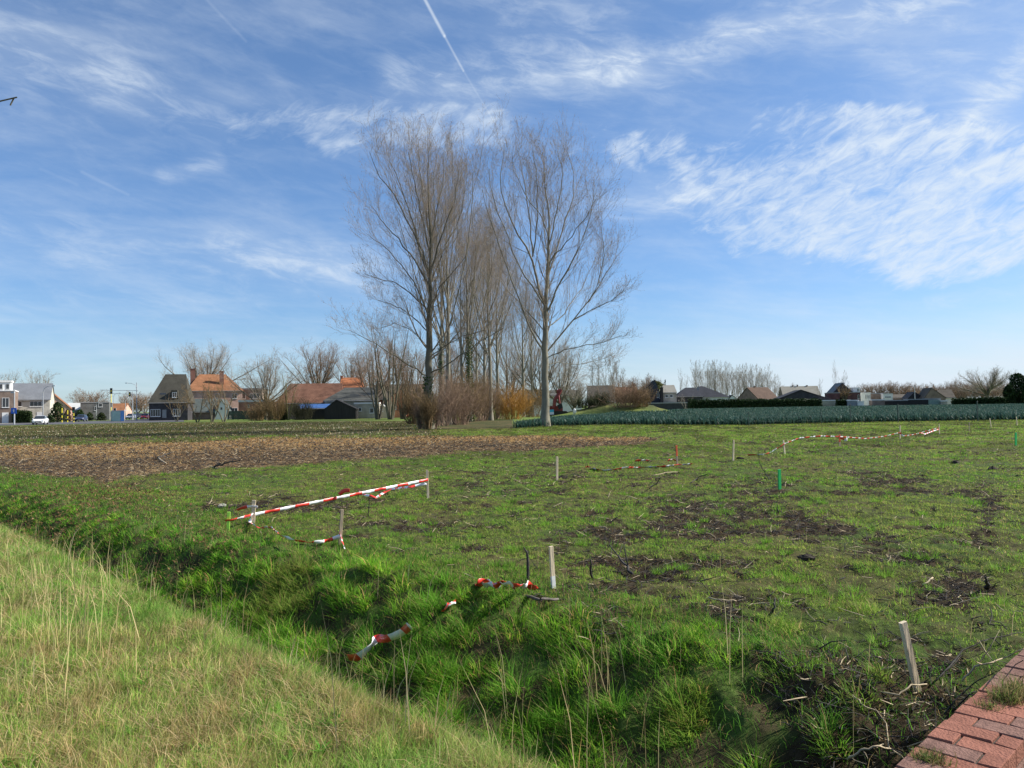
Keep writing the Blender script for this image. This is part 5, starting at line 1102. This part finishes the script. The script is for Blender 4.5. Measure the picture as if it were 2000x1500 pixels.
# left edge
r_,lx,zf,yf,ze,zr=house('brick_house','brown brick terrace house with white dormer and garage door at the left edge',-45,28,762,764,150,9,'flat',0,Bk['brown'],white,win=[(4,777,18,796,1)],door=[(4,806,17,827,white,'garage_door')])
dm=MB().box(lx(-40),lx(20),yf+1.2,yf+6,ze,at(10,745,150).z); dm.box(lx(-41),lx(22),yf+1.0,yf+6.2,at(10,745,150).z+.002,at(10,743,150).z+.15); d_=dm.build('dormer',white,r_); window(d_,lx(-3),lx(4),at(0,759,150).z,at(0,749,150).z,yf+1.2,0,fascia); window(d_,lx(10),lx(17),at(0,759,150).z,at(0,749,150).z,yf+1.2,0,fascia)
house('house','cream brick house with a long grey slate roof at far left',20,97,750,779,160,8,'gable_x',25,Bk['cream'],slate,win=[(28,784,43,794,1),(58,784,82,794,2)],door=[(72,805,85,816,white,'garage_door')],over=.35)
house('annex','low brick gable with sloping roof edge right of the cream house',99,137,768,798,182,6,'gable_y',0,Bk['pink'],orangeb,apex=101,cat='annex')
house('shed','low pale roofed shed left of the dark grey building',131,160,788,801,200,8,'gable_x',0,greyr,mat('pale_sheet_roof',(.5,.5,.47),.6,.3,.1,1),cat='shed')
r_,lx,zf,yf,ze,zr=house('commercial_building','dark grey flat roofed building with a white framed square window',157,213,785,787,190,14,'flat',0,Bk['grey'],fascia,win=[(192,788,200,795,0),(184,794,188,802,0)],cat='building')
house('house','small orange roofed house partly hidden behind the bus shelter',205,240,789,803,215,8,'gable_x',10,Bk['pink'],orangeb,win=[(222,797,227,803,0)])
# dark slate house
r_,lx,zf,yf,ze,zr=house('dark_brick_house','dark brick house with steep mossy brown roof and skylight beside the road',291,366,731,787,157,9,'hip',14,Bk['dark'],mosst,win=[(294,799,313,813,3),(338,799,352,813,2)],door=[(317,800,325,816,greyr)],hipin=(2.3,1.0),over=.2)
sk=MB(); 
p0=at(316,757,158.6); sk.box(-.75,.75,-.05,.05,-.55,.55); so_=sk.build('skylight',wframe,r_,loc=(lx(316),yf+1.4,ze+(zr-ze)*.33)); so_.rotation_euler=(R(-40),0,0); MB().box(-.6,.6,-.09,-.03,-.42,.42).build('pane',glass,so_)
dd_=MB(); dd_.prism([(lx(333),ze+.9),(lx(348),ze+.9),(lx(346),ze+2.6),(lx(334),ze+2.6)],yf+.2,yf+2.6); dq=dd_.build('dormer',mosst,r_); window(dq,lx(336),lx(345),ze+1.1,ze+2.2,yf+.2,1)
r_,lx,zf,yf,ze,zr=house('brick_house','pale pink brick house with orange hipped roof and two chimneys',366,473,731,764,176,12,'hip',22,Bk['pink'],orangeb,win=[(420,769,428,779,1),(453,769,463,779,1),(452,797,464,804,1),(436,787,444,794,1)],chim=[],hipin=(2.5,3.5),clad=Bk['red'])
for (cx,w_,t_) in [(380,9,722),(436,8,726)]:
    P=at(cx,740,182); c_=MB().box(-w_/F*182/2,w_/F*182/2,-.4,.4,0,at(cx,t_,182).z-4.5); c_.box(-w_/F*91-.06,w_/F*91+.06,-.46,.46,at(cx,t_,182).z-4.499,at(cx,t_,182).z-4.35)
    Mi=(Matrix.Translation(r_.location)@Matrix.Rotation(r_.rotation_euler.z,4,'Z')).inverted(); c_.build('chimney',Bk['red'],r_,loc=Mi@Vector((P.x,P.y-1.0,4.5)))
house('annex','grey green roofed outbuilding in front of the pink brick house',376,425,780,803,165,7,'gable_x',0,Bk['brown'],greent,cat='annex')
house('annex','small white gabled extension with dark verge beside the grey green outbuilding',420,447,781,804,164,6,'gable_y',0,white,greent,apex=433,win=[(430,795,435,801,0)],cat='annex')
house('flat_roofed_house','brick block with flat roof and dark windows behind the tree with dark limbs',468,512,758,761,185,9,'flat',0,Bk['brown'],fascia,win=[(471,768,480,779,0),(488,768,508,779,2)])
house('outbuilding','low red brick outbuilding with pale flat roof edge left of the barn',466,535,781,785,168,7,'flat',0,Bk['red'],mat('pale_flat_roof',(.5,.5,.5),.6,.3,.1,1),cat='outbuilding',win=[(484,790,487,796,0)])
def panel_fence(label,px0,px1,ytop,Y,n,mt,name='panel_fence',cat='fence'):
    A=bl(px0,Y);B=bl(px1,Y); A.z=B.z=0; h_=hgt(px0,ytop,Y); root=thing(name,label,cat,A); L_=B.x-A.x
    for i in range(n):
        a=L_*i/n;b_=L_*(i+1)/n; mb=MB()
        k=0; z=.1
        while z<h_-.02: mb.box(a+.06,b_-.06,-.02+.01*(k%2),.02+.01*(k%2),z,min(z+.18,h_)); z+=.19; k+=1
        mb.build('panel',mt,root); MB().box(a-.05,a+.055,-.06,.06,0,h_+.08).build('post',mt,root)
    return root
panel_fence('dark green panel fence behind the brownish trees and the scrub',445,545,803,150,10,mat('green_fence_panels',(.05,.075,.06),.7,.2,.3,2))
# farm
house('barn','long barn with red brown tiled roof left of the poplars',541,664,749,788,150,13,'hip',0,Bk['brown'],redt,hipin=(1.6,0.05),over=.3,cat='barn')
house('shed','lower end shed with blue tarpaulin covered roof before the red tiled barn',580,642,791,798,143,4,'gable_x',0,blackw,bluem,cat='shed',over=.15)
P=at(659,735,156); c_=MB().box(-.3,.3,-.3,.3,0,P.z-4); c_.box(-.36,.36,-.36,.36,P.z-3.999,P.z-3.85); 
house('farm_house','tall orange tiled roof rising behind the barn gable',664,706,739,757,163,7,'gable_x',0,Bk['orange'],oranget,chim=[(664,5,735,0)],over=.15)
house('farm_building','grey roofed farm building with pale wall right of the black shed',634,732,757,783,149,9,'hip',0,Bk['beige'],greyt,hipin=(3.6,.1),win=[(712,797,718,806,0),(723,797,730,806,1),(700,797,705,806,0)],cat='farm building')
house('veranda','pale edged flat canopy in front of the grey roofed farm building',692,740,786,789,144,3,'flat',0,Bk['beige'],white,cat='canopy',win=[(722,797,730,807,0),(700,796,706,803,0)])
house('shed','black gabled timber shed standing before the farm',633,694,782,800,137,6,'gable_y',0,blackw,blackw,apex=657,cat='shed',over=.15)
house('garage','small beige gabled garage behind the thick forked tree',735,757,790,800,146,5,'gable_y',0,Bk['beige'],white,win=[(743,799,748,804,0)],cat='garage',over=.15)
house('brick_house','orange brick gable with lean roof seen through the dark trees',755,793,760,783,148,8,'gable_y',0,Bk['orange'],darkt,apex=784,win=[(769,791,774,800,0)])
house('farm_roof_house','long brown roofed house behind the trees right of the orange gable',722,830,752,778,168,9,'gable_x',0,Bk['red'],brownt)
house('long_house','long low red roofed house behind the thicket of the avenue',878,960,749,762,185,9,'gable_x',0,Bk['brown'],brownt)
house('house','low pale house glimpsed between avenue trunks and the lone poplar',1010,1062,762,779,178,9,'gable_x',0,Bk['beige'],greyt,win=[(1045,793,1052,797,0)])
house('long_shed','long white walled shed with dark grey roof behind the excavator',1064,1136,763,773,172,11,'gable_x',0,white,greyt,cat='shed')
house('house','steep brown roofed house peeping over the spoil mound',1150,1200,754,783,180,9,'gable_x',0,Bk['brown'],brownt)
house('house','red brick roofed house right behind the mound with a brick chimney',1205,1246,757,773,185,9,'gable_x',0,Bk['red'],redt,chim=[(1241,4,750,0)])
# pointed modern house
house('modern_house','dark modern house with a tall asymmetrical pointed roof',1241,1292,743,776,228,10,'gable_y',0,mat('dark_cladding',(.05,.055,.07),.7,.2,.2,1),darkt,apex=1280,over=.1,win=[(1283,765,1287,777,0),(1288,770,1291,779,0)])
house('modern_house','pale beige tower block house with tiled top and two small windows',1295,1321,752,767,225,7,'hip',0,Bk['beige'],beiget,hipin=.3,win=[(1299,771,1305,776,0),(1308,771,1314,776,0)],over=.12)
MB_=MB(); p=at(1291,750,224); 
house('link_wall','dark chimney wall between the pointed roof and the beige tower',1290,1295,757,758,224,2,'flat',0,blackw,blackw,cat='wall')
house('low_annex','dark low annex with a white corner under the beige tower',1262,1346,786,788,221,6,'flat',0,mat('dark_annex',(.06,.06,.06),.8,.2,.2,1),fascia,cat='annex')
house('bungalow','wide bungalow with black hipped roof, left part before the white walls',1321,1372,757,775,228,12,'hip',0,Bk['dark'],darkt,hipin=(3.2,1.5))
house('bungalow','wide bungalow with black hipped roof and bright white walls',1352,1424,754,776,234,13,'hip',0,white,darkt,hipin=(2.5,7.0),chim=[(1366,3,757,-2.5)],win=[(1374,777,1376,782,0),(1378,777,1383,782,1)],clad=fascia)
house('bungalow','low white gabled end right of the black hipped bungalow',1424,1438,772,779,232,6,'gable_y',0,white,darkt,apex=1430,over=.25)
house('house','small brown tiled house with steep roof right of the far wood',1481,1520,757,779,250,10,'gable_x',25,Bk['brown'],tilemat('rust_brown_tiles',(.11,.07,.05),.25),chim=[(1496,3,754,0)])
house('house','wide house with pale grey roof and three small chimneys on the ridge',1530,1602,755,773,262,11,'gable_x',0,Bk['brown'],mat('weathered_grey_roof',(.26,.245,.20),.9,.15,.15,1),chim=[(1554,2.2,753,0),(1563,2.4,752,0),(1582,3,753,0)])
house('house','broad low dark roofed house with pale cornice above the hedge',1517,1619,762,780,214,12,'gable_y',0,Bk['dark'],darkt,apex=1565,over=.4)
house('garage','long low pale edged garage row behind the hedge end',1600,1660,781,783,210,5,'flat',0,Bk['beige'],white,cat='garage')
# dark gabled + modern row
house('dark_gabled_house','dark brick house with steep gable and white dormer on its right',1626,1667,748,768,226,11,'gable_y',0,Bk['dark'],slate,apex=1645,over=.2,chim=[(1655,6,748,1)],clad=fascia)
house('dormer_block','white framed upper window block right of the dark gable',1666,1679,757,758,226,6,'flat',0,white,white,win=[(1674,759,1677,765,0)],cat='house')
house('garage_block','dark purple brick block left below the dark gable',1618,1640,767,768,222,6,'flat',0,Bk['purple'],fascia,cat='building')
house('garage_block','dark purple brick block with a pink brick end below the white dormer',1655,1680,766,767,222,6,'flat',0,Bk['purple'],fascia,win=[(1675,771,1678,779,0)],cat='building')
house('white_house','white flat roofed house with tall narrow dark windows',1681,1700,767,768,230,8,'flat',0,white,white,win=[(1690,771,1692,779,0),(1694,771,1696,779,0),(1698,771,1699.5,779,0)])
house('brown_house','brown brick flat roofed house between two white ones',1700,1724,768,769,232,8,'flat',0,Bk['brown'],fascia)
house('white_house','small white house with one wide dark window right of the brown one',1725,1743,769,770,228,8,'flat',0,white,white,win=[(1728,774,1740,777,2)])
house('garden_shed','small grey garden shed with pale lean roof left of the white garage',1655,1677,781,783,204,4,'flat',0,greyr,white,cat='shed')
house('garden_shed','bright white small garden shed at the leek field edge',1675,1686,784,785,203,3,'flat',0,white,white,cat='shed')
house('garden_shed','low open dark shed with pale roof edge below the brown house',1703,1727,780,782,203,4,'flat',0,Bk['brown'],white,cat='shed')
house('garden_shed','dark carport with a white post in front of the small white house',1726,1772,781,783,204,4,'flat',0,blackw,fascia,cat='carport')
house('garden_shed','long dark low garden sheds right of the carport',1772,1812,779,781,203,4,'flat',0,blackw,greyr,cat='shed')
house('greenhouse','greenish pale glazed shed before the brown gabled house',1810,1836,778,781,202,4,'flat',0,mat('pale_green_glazing',(.22,.30,.25),.4,.4,.2,2),greyr,cat='greenhouse')
house('garden_shed','small pale wooden shed at the right foot of the brown gable',1838,1849,782,784,200,3,'flat',0,Bk['beige'],white,cat='shed')
house('house','dark small roofed house left of the brown gable with pale pole',1775,1803,766,777,225,9,'gable_y',0,Bk['dark'],darkt,apex=1787)
house('house','house with steep brown gable and pale roof edges on the right horizon',1806,1846,758,777,218,10,'gable_y',0,Bk['brown'],brownt,apex=1820,over=.25)
house('house','dark roofed wing right of the brown gabled house',1838,1864,762,776,221,8,'gable_x',0,white,brownt)
# low hazy blocks behind
house('field_barn','low brown roofed barn under the tree line at right of the dark wing',1745,1775,771,777,236,8,'gable_x',0,Bk['brown'],brownt,cat='barn')
# ---------------- road, pavement
asph=mat('asphalt',(.10,.10,.105),.9,.2,.2,1.5,bump=.3); pave=mat('pavement_concrete',(.24,.235,.22),.9,.2,.15,3)
def sheet(name,pts,z,mt,label):
    mb=MB(); mb.prism([(p[0],p[1]) for p in pts],z-.08,z,0,'z'); tag(mb.build(name,mt),label,None,None,'structure')
g0=lambda px,py:tuple(gnd(px,py))[:2]
sheet('road',[g0(-420,838),g0(0,831.5),g0(150,828.5),g0(290,825.5),g0(360,824),(-72,168),(-150,168)],.06,asph,'asphalt road crossing behind the far field on the left')
sheet('side_road',[(-88,160),(-72,160),(-100,330),(-118,330)],.064,asph,'asphalt side road leading away at the junction')
sheet('pavement',[(-160,147),(-97,145),(-97,149.5),(-160,151.5)],.10,pave,'pavement before the houses at far left')
# ---------------- cars
tyre=mat('tyre_rubber',(.03,.03,.03),.8,.2,.2,10); rim=mat('wheel_rim',(.5,.5,.52),.35,.5,.1,5,metal=.6); lampg=mat('headlamp_glass',(.75,.78,.8),.1,.6,.05,5); tail=mat('tail_lamp',(.5,.02,.02),.2,.5,.1,5); plate=mat('number_plate',(.7,.7,.65),.5,.3,.05,5); blk=mat('black_plastic',(.02,.02,.022),.5,.3,.2,5)
def car(label,px,Y,rot,col,name='parked_car',cat='car',group='cars on the road at left'):
    pm=mat('car_paint_'+col[0],col[1],.25,.6,.04,2); B=bl(px,Y); B.z=.06; root=thing(name,label,cat,B,R(rot),group)
    # body: longitudinal sections, x = forward
    S_=[(-2.05,.42,.80,.70),(-1.95,.28,.95,.84),(-1.3,.20,1.0,.87),(0,.18,.95,.88),(1.1,.20,.92,.87),(1.75,.24,.82,.83),(2.02,.30,.66,.70),(2.1,.40,.58,.60)]
    mb=MB(); ring=[]
    for (x,zb,zt,hw) in S_:
        sec=[(-hw*.9,zb),(hw*.9,zb),(hw,zb+.15),(hw,zt-.12),(hw*.9,zt),(-hw*.9,zt),(-hw,zt-.12),(-hw,zb+.15)]
        b=len(mb.v); mb.v+=[(x,y,z) for y,z in sec]; ring.append(b)
    for i in range(len(ring)-1):
        for k in range(8): mb.f.append((ring[i]+k,ring[i]+(k+1)%8,ring[i+1]+(k+1)%8,ring[i+1]+k)); mb.m.append(0)
    mb.f+= [tuple(ring[0]+k for k in range(7,-1,-1)),tuple(ring[-1]+k for k in range(8))]; mb.m+=[0,0]
    # cabin
    cb=[(-1.85,.93,.78),(-1.25,1.40,.62),(-.2,1.46,.62),(.35,1.40,.62),(1.15,.90,.78)]
    mb.v=mb.v; b=len(mb.v)
    for (x,z,hw) in cb: mb.v+=[(x,-hw,z),(x,hw,z)]
    for i in range(1,3): mb.f.append((b+2*i,b+2*i+1,b+2*i+3,b+2*i+2)); mb.m.append(0)
    body=mb.build('body',pm,root,smooth=False)
    def glassq(name,vs): 
        q=MB().add([Vector(v) for v in vs],[tuple(range(len(vs)))]); o=q.build(name,glass,root); md=o.modifiers.new('s','SOLIDIFY'); md.thickness=.02; return o
    glassq('windscreen',[(.35,-.62,1.40),(.35,.62,1.40),(1.15,.78,.90),(1.15,-.78,.90)])
    glassq('rear_window',[(-1.85,-.78,.93),(-1.85,.78,.93),(-1.25,.62,1.40),(-1.25,-.62,1.40)])
    for s in(-1,1):
        glassq('side_window',[(-1.75,s*.785,.93),(1.08,s*.785,.91),(.33,s*.63,1.39),(-1.22,s*.63,1.39)])
        q=MB(); q.tube([(-.35,s*.80,.92),(-.30,s*.64,1.42)],.04,5); q.build('pillar',pm,root)
        q=MB(); q.box(.85,.98,s*.86,s*1.0,.88,1.02) if s>0 else q.box(.85,.98,-1.0,-.86,.88,1.02); q.build('wing_mirror',pm,root)
        q=MB(); q.box(1.93,2.07,s*.68-.16,s*.68+.16,.55,.70); q.build('headlight',lampg,root)
        q=MB(); q.box(-2.07,-1.96,s*.66-.16,s*.66+.16,.62,.82); q.build('tail_light',tail,root)
        for xw in(-1.28,1.3):
            w_=MB().tube([(xw,s*.70,.31),(xw,s*.89,.31)],.32,14).build('wheel',tyre,root); MB().tube([(xw,s*.885,.31),(xw,s*.90,.31)],.20,10).build('rim',rim,w_)
    q=MB(); q.box(2.06,2.13,-.42,.42,.36,.52); q.build('grille',blk,root); q=MB(); q.box(2.10,2.145,-.26,.26,.28,.355); q.build('number_plate',plate,root)
    return root
car('white hatchback driving towards the left on the road in front of the round bush',79,128,-69,('white',(.78,.79,.80)))
car('dark blue car behind the white hatchback near the yellow poles',159,162,-73,('dark_blue',(.03,.045,.10)))
car('silver white car right of the bus shelter, facing left',256,190,-80,('silver',(.62,.63,.65)))
car('dark car between the silver and the red one at the junction',272,215,-60,('black',(.04,.04,.045)))
car('small red car beside the dark slate roofed house',284,190,-75,('red',(.50,.04,.05)))
# ---------------- street furniture
polem=mat('grey_lamp_post',(.42,.44,.45),.5,.4,.1,2,metal=.2); yel=mat('yellow_pole_paint',(.75,.62,.05),.5,.4,.1,4); tlb=mat('signal_black',(.02,.02,.02),.5,.3,.1,4)
def lamp(label,px,yb,ytop,arm,Y,hd=1,group='street lamps at the road'):
    B=bl(px,Y); B.z=0; h_=hgt(px,ytop,Y); root=thing('street_lamp',label,'street lamp',B,0,group)
    ax=arm/F*Y; pts=[(0,0,0),(0,0,h_*.5),(0,0,h_-1.2),(ax*.12,0,h_-.45),(ax*.45,0,h_-.08),(ax*.9,0,h_)]; MB().tube(pts,[.10,.08,.06,.05,.045,.04],8).build('pole',polem,root,smooth=True)
    MB().box(ax*.9-.45 if ax<0 else ax*.9-.05,ax*.9+.05 if ax<0 else ax*.9+.5,-.14,.14,h_-.06,h_+.08).build('lamp_head',metal,root)
lamp('street lamp with curved arm to the right before the cream house',84,820,754,21,140)
lamp('street lamp with a short arm to the left on the tall signal mast',267,822,748,-20,163)
lamp('small distant street lamp behind the traffic masts',222,815,768,12,230)
lamp('tall thin lamp post left of the bus shelter',188,820,786,1.5,185)
lamp('thin distant lamp post right of the bus shelter',245,820,777,2,200)
lamp('thin distant lamp post left of the red car',279,818,790,1.2,220)
# big pole at left edge with sign
B=bl(28,132); B.z=0; root=thing('street_lamp','pale lamp post with a blue road sign at the left edge','street lamp',B,0,None); h_=hgt(28,760,132); MB().tube([(0,0,0),(0,0,h_)],[.12,.08],8).build('pole',polem,root); MB().box(-.55,.05,-.15,.15,h_-.7,h_-.45).build('lamp_head',metal,root)
sgn=MB().box(-.47,.47,-.05,-.02,0,1.0); sgb=sgn.build('road_sign',mat('road_sign_blue',(.02,.12,.55),.4,.4,.05,4),loc=(B.x,B.y-.12,hgt(28,808,132))); tag(sgb,'small blue square road sign on the pale lamp post at the left edge','road sign')
q=MB().add([(-.10,-.056,.25),(.10,-.056,.25),(.10,-.056,.55),(.2,-.056,.55),(0,-.056,.82),(-.2,-.056,.55),(-.10,-.056,.55)],[(0,1,2,6),(5,6,2,3,4)]); q.build('arrow',white,sgb)
def mast(label,px,ytop,yarm,xa,xb,heads,Y,yel_=0):
    B=bl(px,Y); B.z=0; h_=hgt(px,ytop,Y); root=thing('traffic_signal_mast',label,'traffic signal',B,0,'traffic signal masts'); MB().tube([(0,0,0),(0,0,h_)],[.13,.08],8).build('pole',polem,root)
    za=hgt(px,yarm,Y); MB().tube([((xa-px)/F*Y,0,za+.25),(0,0,za),((xb-px)/F*Y,0,za)],.05,6).build('arm',polem,root)
    for (hx,w_,h2) in heads:
        X_=(hx-px)/F*Y; o=MB().box(X_-w_/2,X_+w_/2,-.25,-.06,za-h2/2,za+h2/2).build('signal_head',tlb,root)
        for k,cm in enumerate([tail,yel,glass]): 
            m_=MB().tube([(X_,-.26,za+h2*.3-k*h2*.3),(X_,-.31,za+h2*.3-k*h2*.3)],h2*.11,8).build('lamp',cm if k else blk,o)
mast('tall signal mast whose arm reaches left to a black signal head',267,747,763,196,270,[(218,.42,1.2)],160)
mast('second signal mast with lower arm and a grey signal head',259,765,770,214,278,[(254,.38,1.0)],175)
def pole_y(label,px,yt,yb,Y,head=None):
    B=bl(px,Y); B.z=0; h_=hgt(px,yt,Y); root=thing('signal_pole',label,'traffic signal',B,0,'yellow striped signal poles'); 
    n=6; mb=MB()
    for i in range(n): mb.tube([(0,0,h_*i/n),(0,0,h_*(i+1)/n)],.09,7,i%2 if i<4 else 0)
    mb.build('pole',[yel,tlb],root)
    if head: o=MB().box(-.22,.22,-.2,.1,h_,h_+1.1).build('signal_head',tlb,root); MB().tube([(0,-.21,h_+.25),(0,-.25,h_+.25)],.11,8).build('lamp',mat('signal_green',(.02,.5,.25),.4,.3,.1,3),o)
pole_y('yellow black striped pole left of the reddish bush',121,797,825,150)
pole_y('yellow black striped pole behind the white car and right of the first',132,801,824,152)
pole_y('yellow pole carrying a black signal head left of the dark blue car',144,806,826,149,1)
pole_y('slim yellow pole left of the bus shelter',217,768,822,165)
# bus shelter
B=bl(233,150); B.z=0; root=thing('bus_shelter','glass bus shelter with pale green panel and blue end beside the road','bus shelter',B,0); h_=hgt(233,802,150); w_=26/F*150
gp_=mat('shelter_green_panel',(.35,.50,.42),.3,.5,.15,1); bp_=mat('shelter_blue_panel',(.12,.30,.62),.3,.5,.15,1)
MB().box(-w_/2,w_/2,-.6,.8,h_-.08,h_+.05).build('roof',metal,root); MB().box(-w_/2+.05,w_*.18,-.55,-.5,.12,h_-.10).build('panel',gp_,root); MB().box(w_*.20,w_/2-.05,-.55,-.5,.12,h_-.10).build('panel',bp_,root); 
for x_ in(-w_/2+.02,w_*.19,w_/2-.02): MB().box(x_-.04,x_+.04,-.62,-.56,0,h_-.09).build('post',metal,root)
MB().box(-w_/2+.3,w_/2-.3,.1,.5,.42,.48).build('bench',metal,root)
# ---------------- leek field fence
postm=mat('dark_steel_post',(.05,.075,.06),.6,.3,.2,4)
fp=[]
for (px,yt,yb,lb) in [(1194,808,829,'first dark post right of the lone poplar'),(1322,804,829,'second dark post from the lone poplar'),(1461,804,830,'third dark post from the lone poplar'),(1603,798,827,'slim post before the hedge end'),(1660,790,826,'thick dark post below the grey garden shed'),(1753,790,825,'thick dark post under the carport'),(1908,784,822,'tallest dark post near the right edge')]:
    Y=float(leek_near(np.array((px-1000)/F*65)))-.6; B=bl(px,Y); h_=hgt(px,yt,Y)-B.z; r_=.045 if px in(1660,1753,1908) else .028
    fp.append((px,B,h_)); mb=MB().tube([(0,0,-.1),(0,0,h_)],r_,7); mb.tube([(0,0,h_),(0,0,h_+.03)],[r_*1.2,r_*.6],7); tag(mb.build('fence_post',postm,loc=B),lb+' of the wire fence','fence post','wire fence posts before the leeks')
mb=MB()
for hh in (.35,.7,.95):
    for (p1,b1,h1),(p2,b2,h2) in zip(fp[:-1],fp[1:]):
        if hh<min(h1,h2)+.1: mb.tube([b1+Vector((0,-.03,hh)),(b1+b2)/2+Vector((0,-.03,hh-.04)),b2+Vector((0,-.03,hh))],.0025,4)
tag(mb.build('fence_wire',postm),'thin wires strung between the dark posts before the leeks','wire')
# small turquoise sign by the poplar
B=bl(1077,67.2); root=thing('sign_board','small turquoise and white sign on a thin black post beside the lone poplar','sign',B,0); MB().tube([(0,0,0),(0,0,hgt(1077,800,67.2)-B.z)],.02,6).build('post',tlb,root); z0=hgt(1077,807,67.2)-B.z; z1=hgt(1077,800,67.2)-B.z
MB().box(-.17,.2,-.035,-.02,z0+.10,z1).build('panel',mat('turquoise_panel',(.05,.42,.50),.4,.3,.05,4),root); MB().box(-.17,.2,-.036,-.021,z0-.12,z0+.099).build('panel',white,root)
# white stone/marker in front of the mound
p=bl(1122,124); rock('white_bag','small white upright object at the left foot of the spoil mound',(p.x,p.y,p.z+.5),.35,white,9,'bag',1.4)
# excavator: red arm over dark mound
B=bl(1086,128); B.z=0; exr=mat('excavator_red_paint',(.20,.035,.035),.5,.4,.2,3); root=thing('excavator','dark red excavator with folded arm before the long white shed','excavator',B,R(0))
k=F/128.0
def exp_(px,py): p=at(px,py,128); return Vector((p.x-B.x,0,p.z))
MB().tube([exp_(1082,797),exp_(1084,780),exp_(1092,768),exp_(1096,761)],[.30,.32,.28,.22],6).build('boom',exr,root)
MB().tube([exp_(1096,761),exp_(1089,763),exp_(1091,776),exp_(1093,788)],[.20,.22,.20,.14],6).build('stick',exr,root)
bk=MB().prism([(exp_(1088,791).x,exp_(1088,791).z),(exp_(1097,788).x,exp_(1097,788).z),(exp_(1099,796).x,exp_(1099,796).z),(exp_(1092,800).x,exp_(1092,800).z)],-.5,.5); bk.build('bucket',blk,root)
MB().prism([(-1.5,.9),(1.2,.9),(1.2,1.6),(.2,1.8),(-1.5,1.8)],1.2,3.4).build('body',exr,root)
MB().prism([(-1.9,.1),(1.9,.1),(2.2,.5),(1.8,.9),(-1.8,.9),(-2.2,.5)],1.0,1.5).build('track',blk,root); MB().prism([(-1.9,.1),(1.9,.1),(2.2,.5),(1.8,.9),(-1.8,.9),(-2.2,.5)],3.1,3.6).build('track',blk,root)
# dark soil heap before it
me_=MB(); 
# pale crate bits left of poplar
house('garden_shed','small pale box like hut seen left of the lone poplar trunk',1043,1056,793,794,140,2,'flat',0,white,white,cat='hut')
# power pole
B=bl(1787,212); B.z=0; tag(MB().tube([(0,0,0),(0,0,hgt(1787,754,212))],[.12,.07],6).build('utility_pole',metal,loc=B),'slim pale pole in front of the dark small roofed house on the right','pole')
# wire overhead
# cleared-soil rubble
for i,(px,py,s,lb,mt) in enumerate([(433,990,.09,'grey stone left of the short stake and its tape',stone),(1575,1092,.10,'dark clod in the middle of the field right of the debris',None),(1098,934,.11,'dark grey clod at the foot of the bare stake left of the loose tape',None),(1940,918,.16,'dark clod mound near the right edge of the field',None),(1867,905,.14,'dark clod left of the larger clod near the right edge',None),(1560,942,.06,'small dark clod right of the green stake',None),(1446,897,.12,'dark clod beside the bare stake right of the red topped one',None)]):
    p=onz(px,py); rock('stone' if mt else 'soil_clod',lb,(p.x,p.y,p.z+.01),s,mt or mat('dark_clod_soil',(.045,.038,.03),.95,.1,.4,20,bump=.9,bscale=25),20+i,'stone' if mt else 'clod',.55)
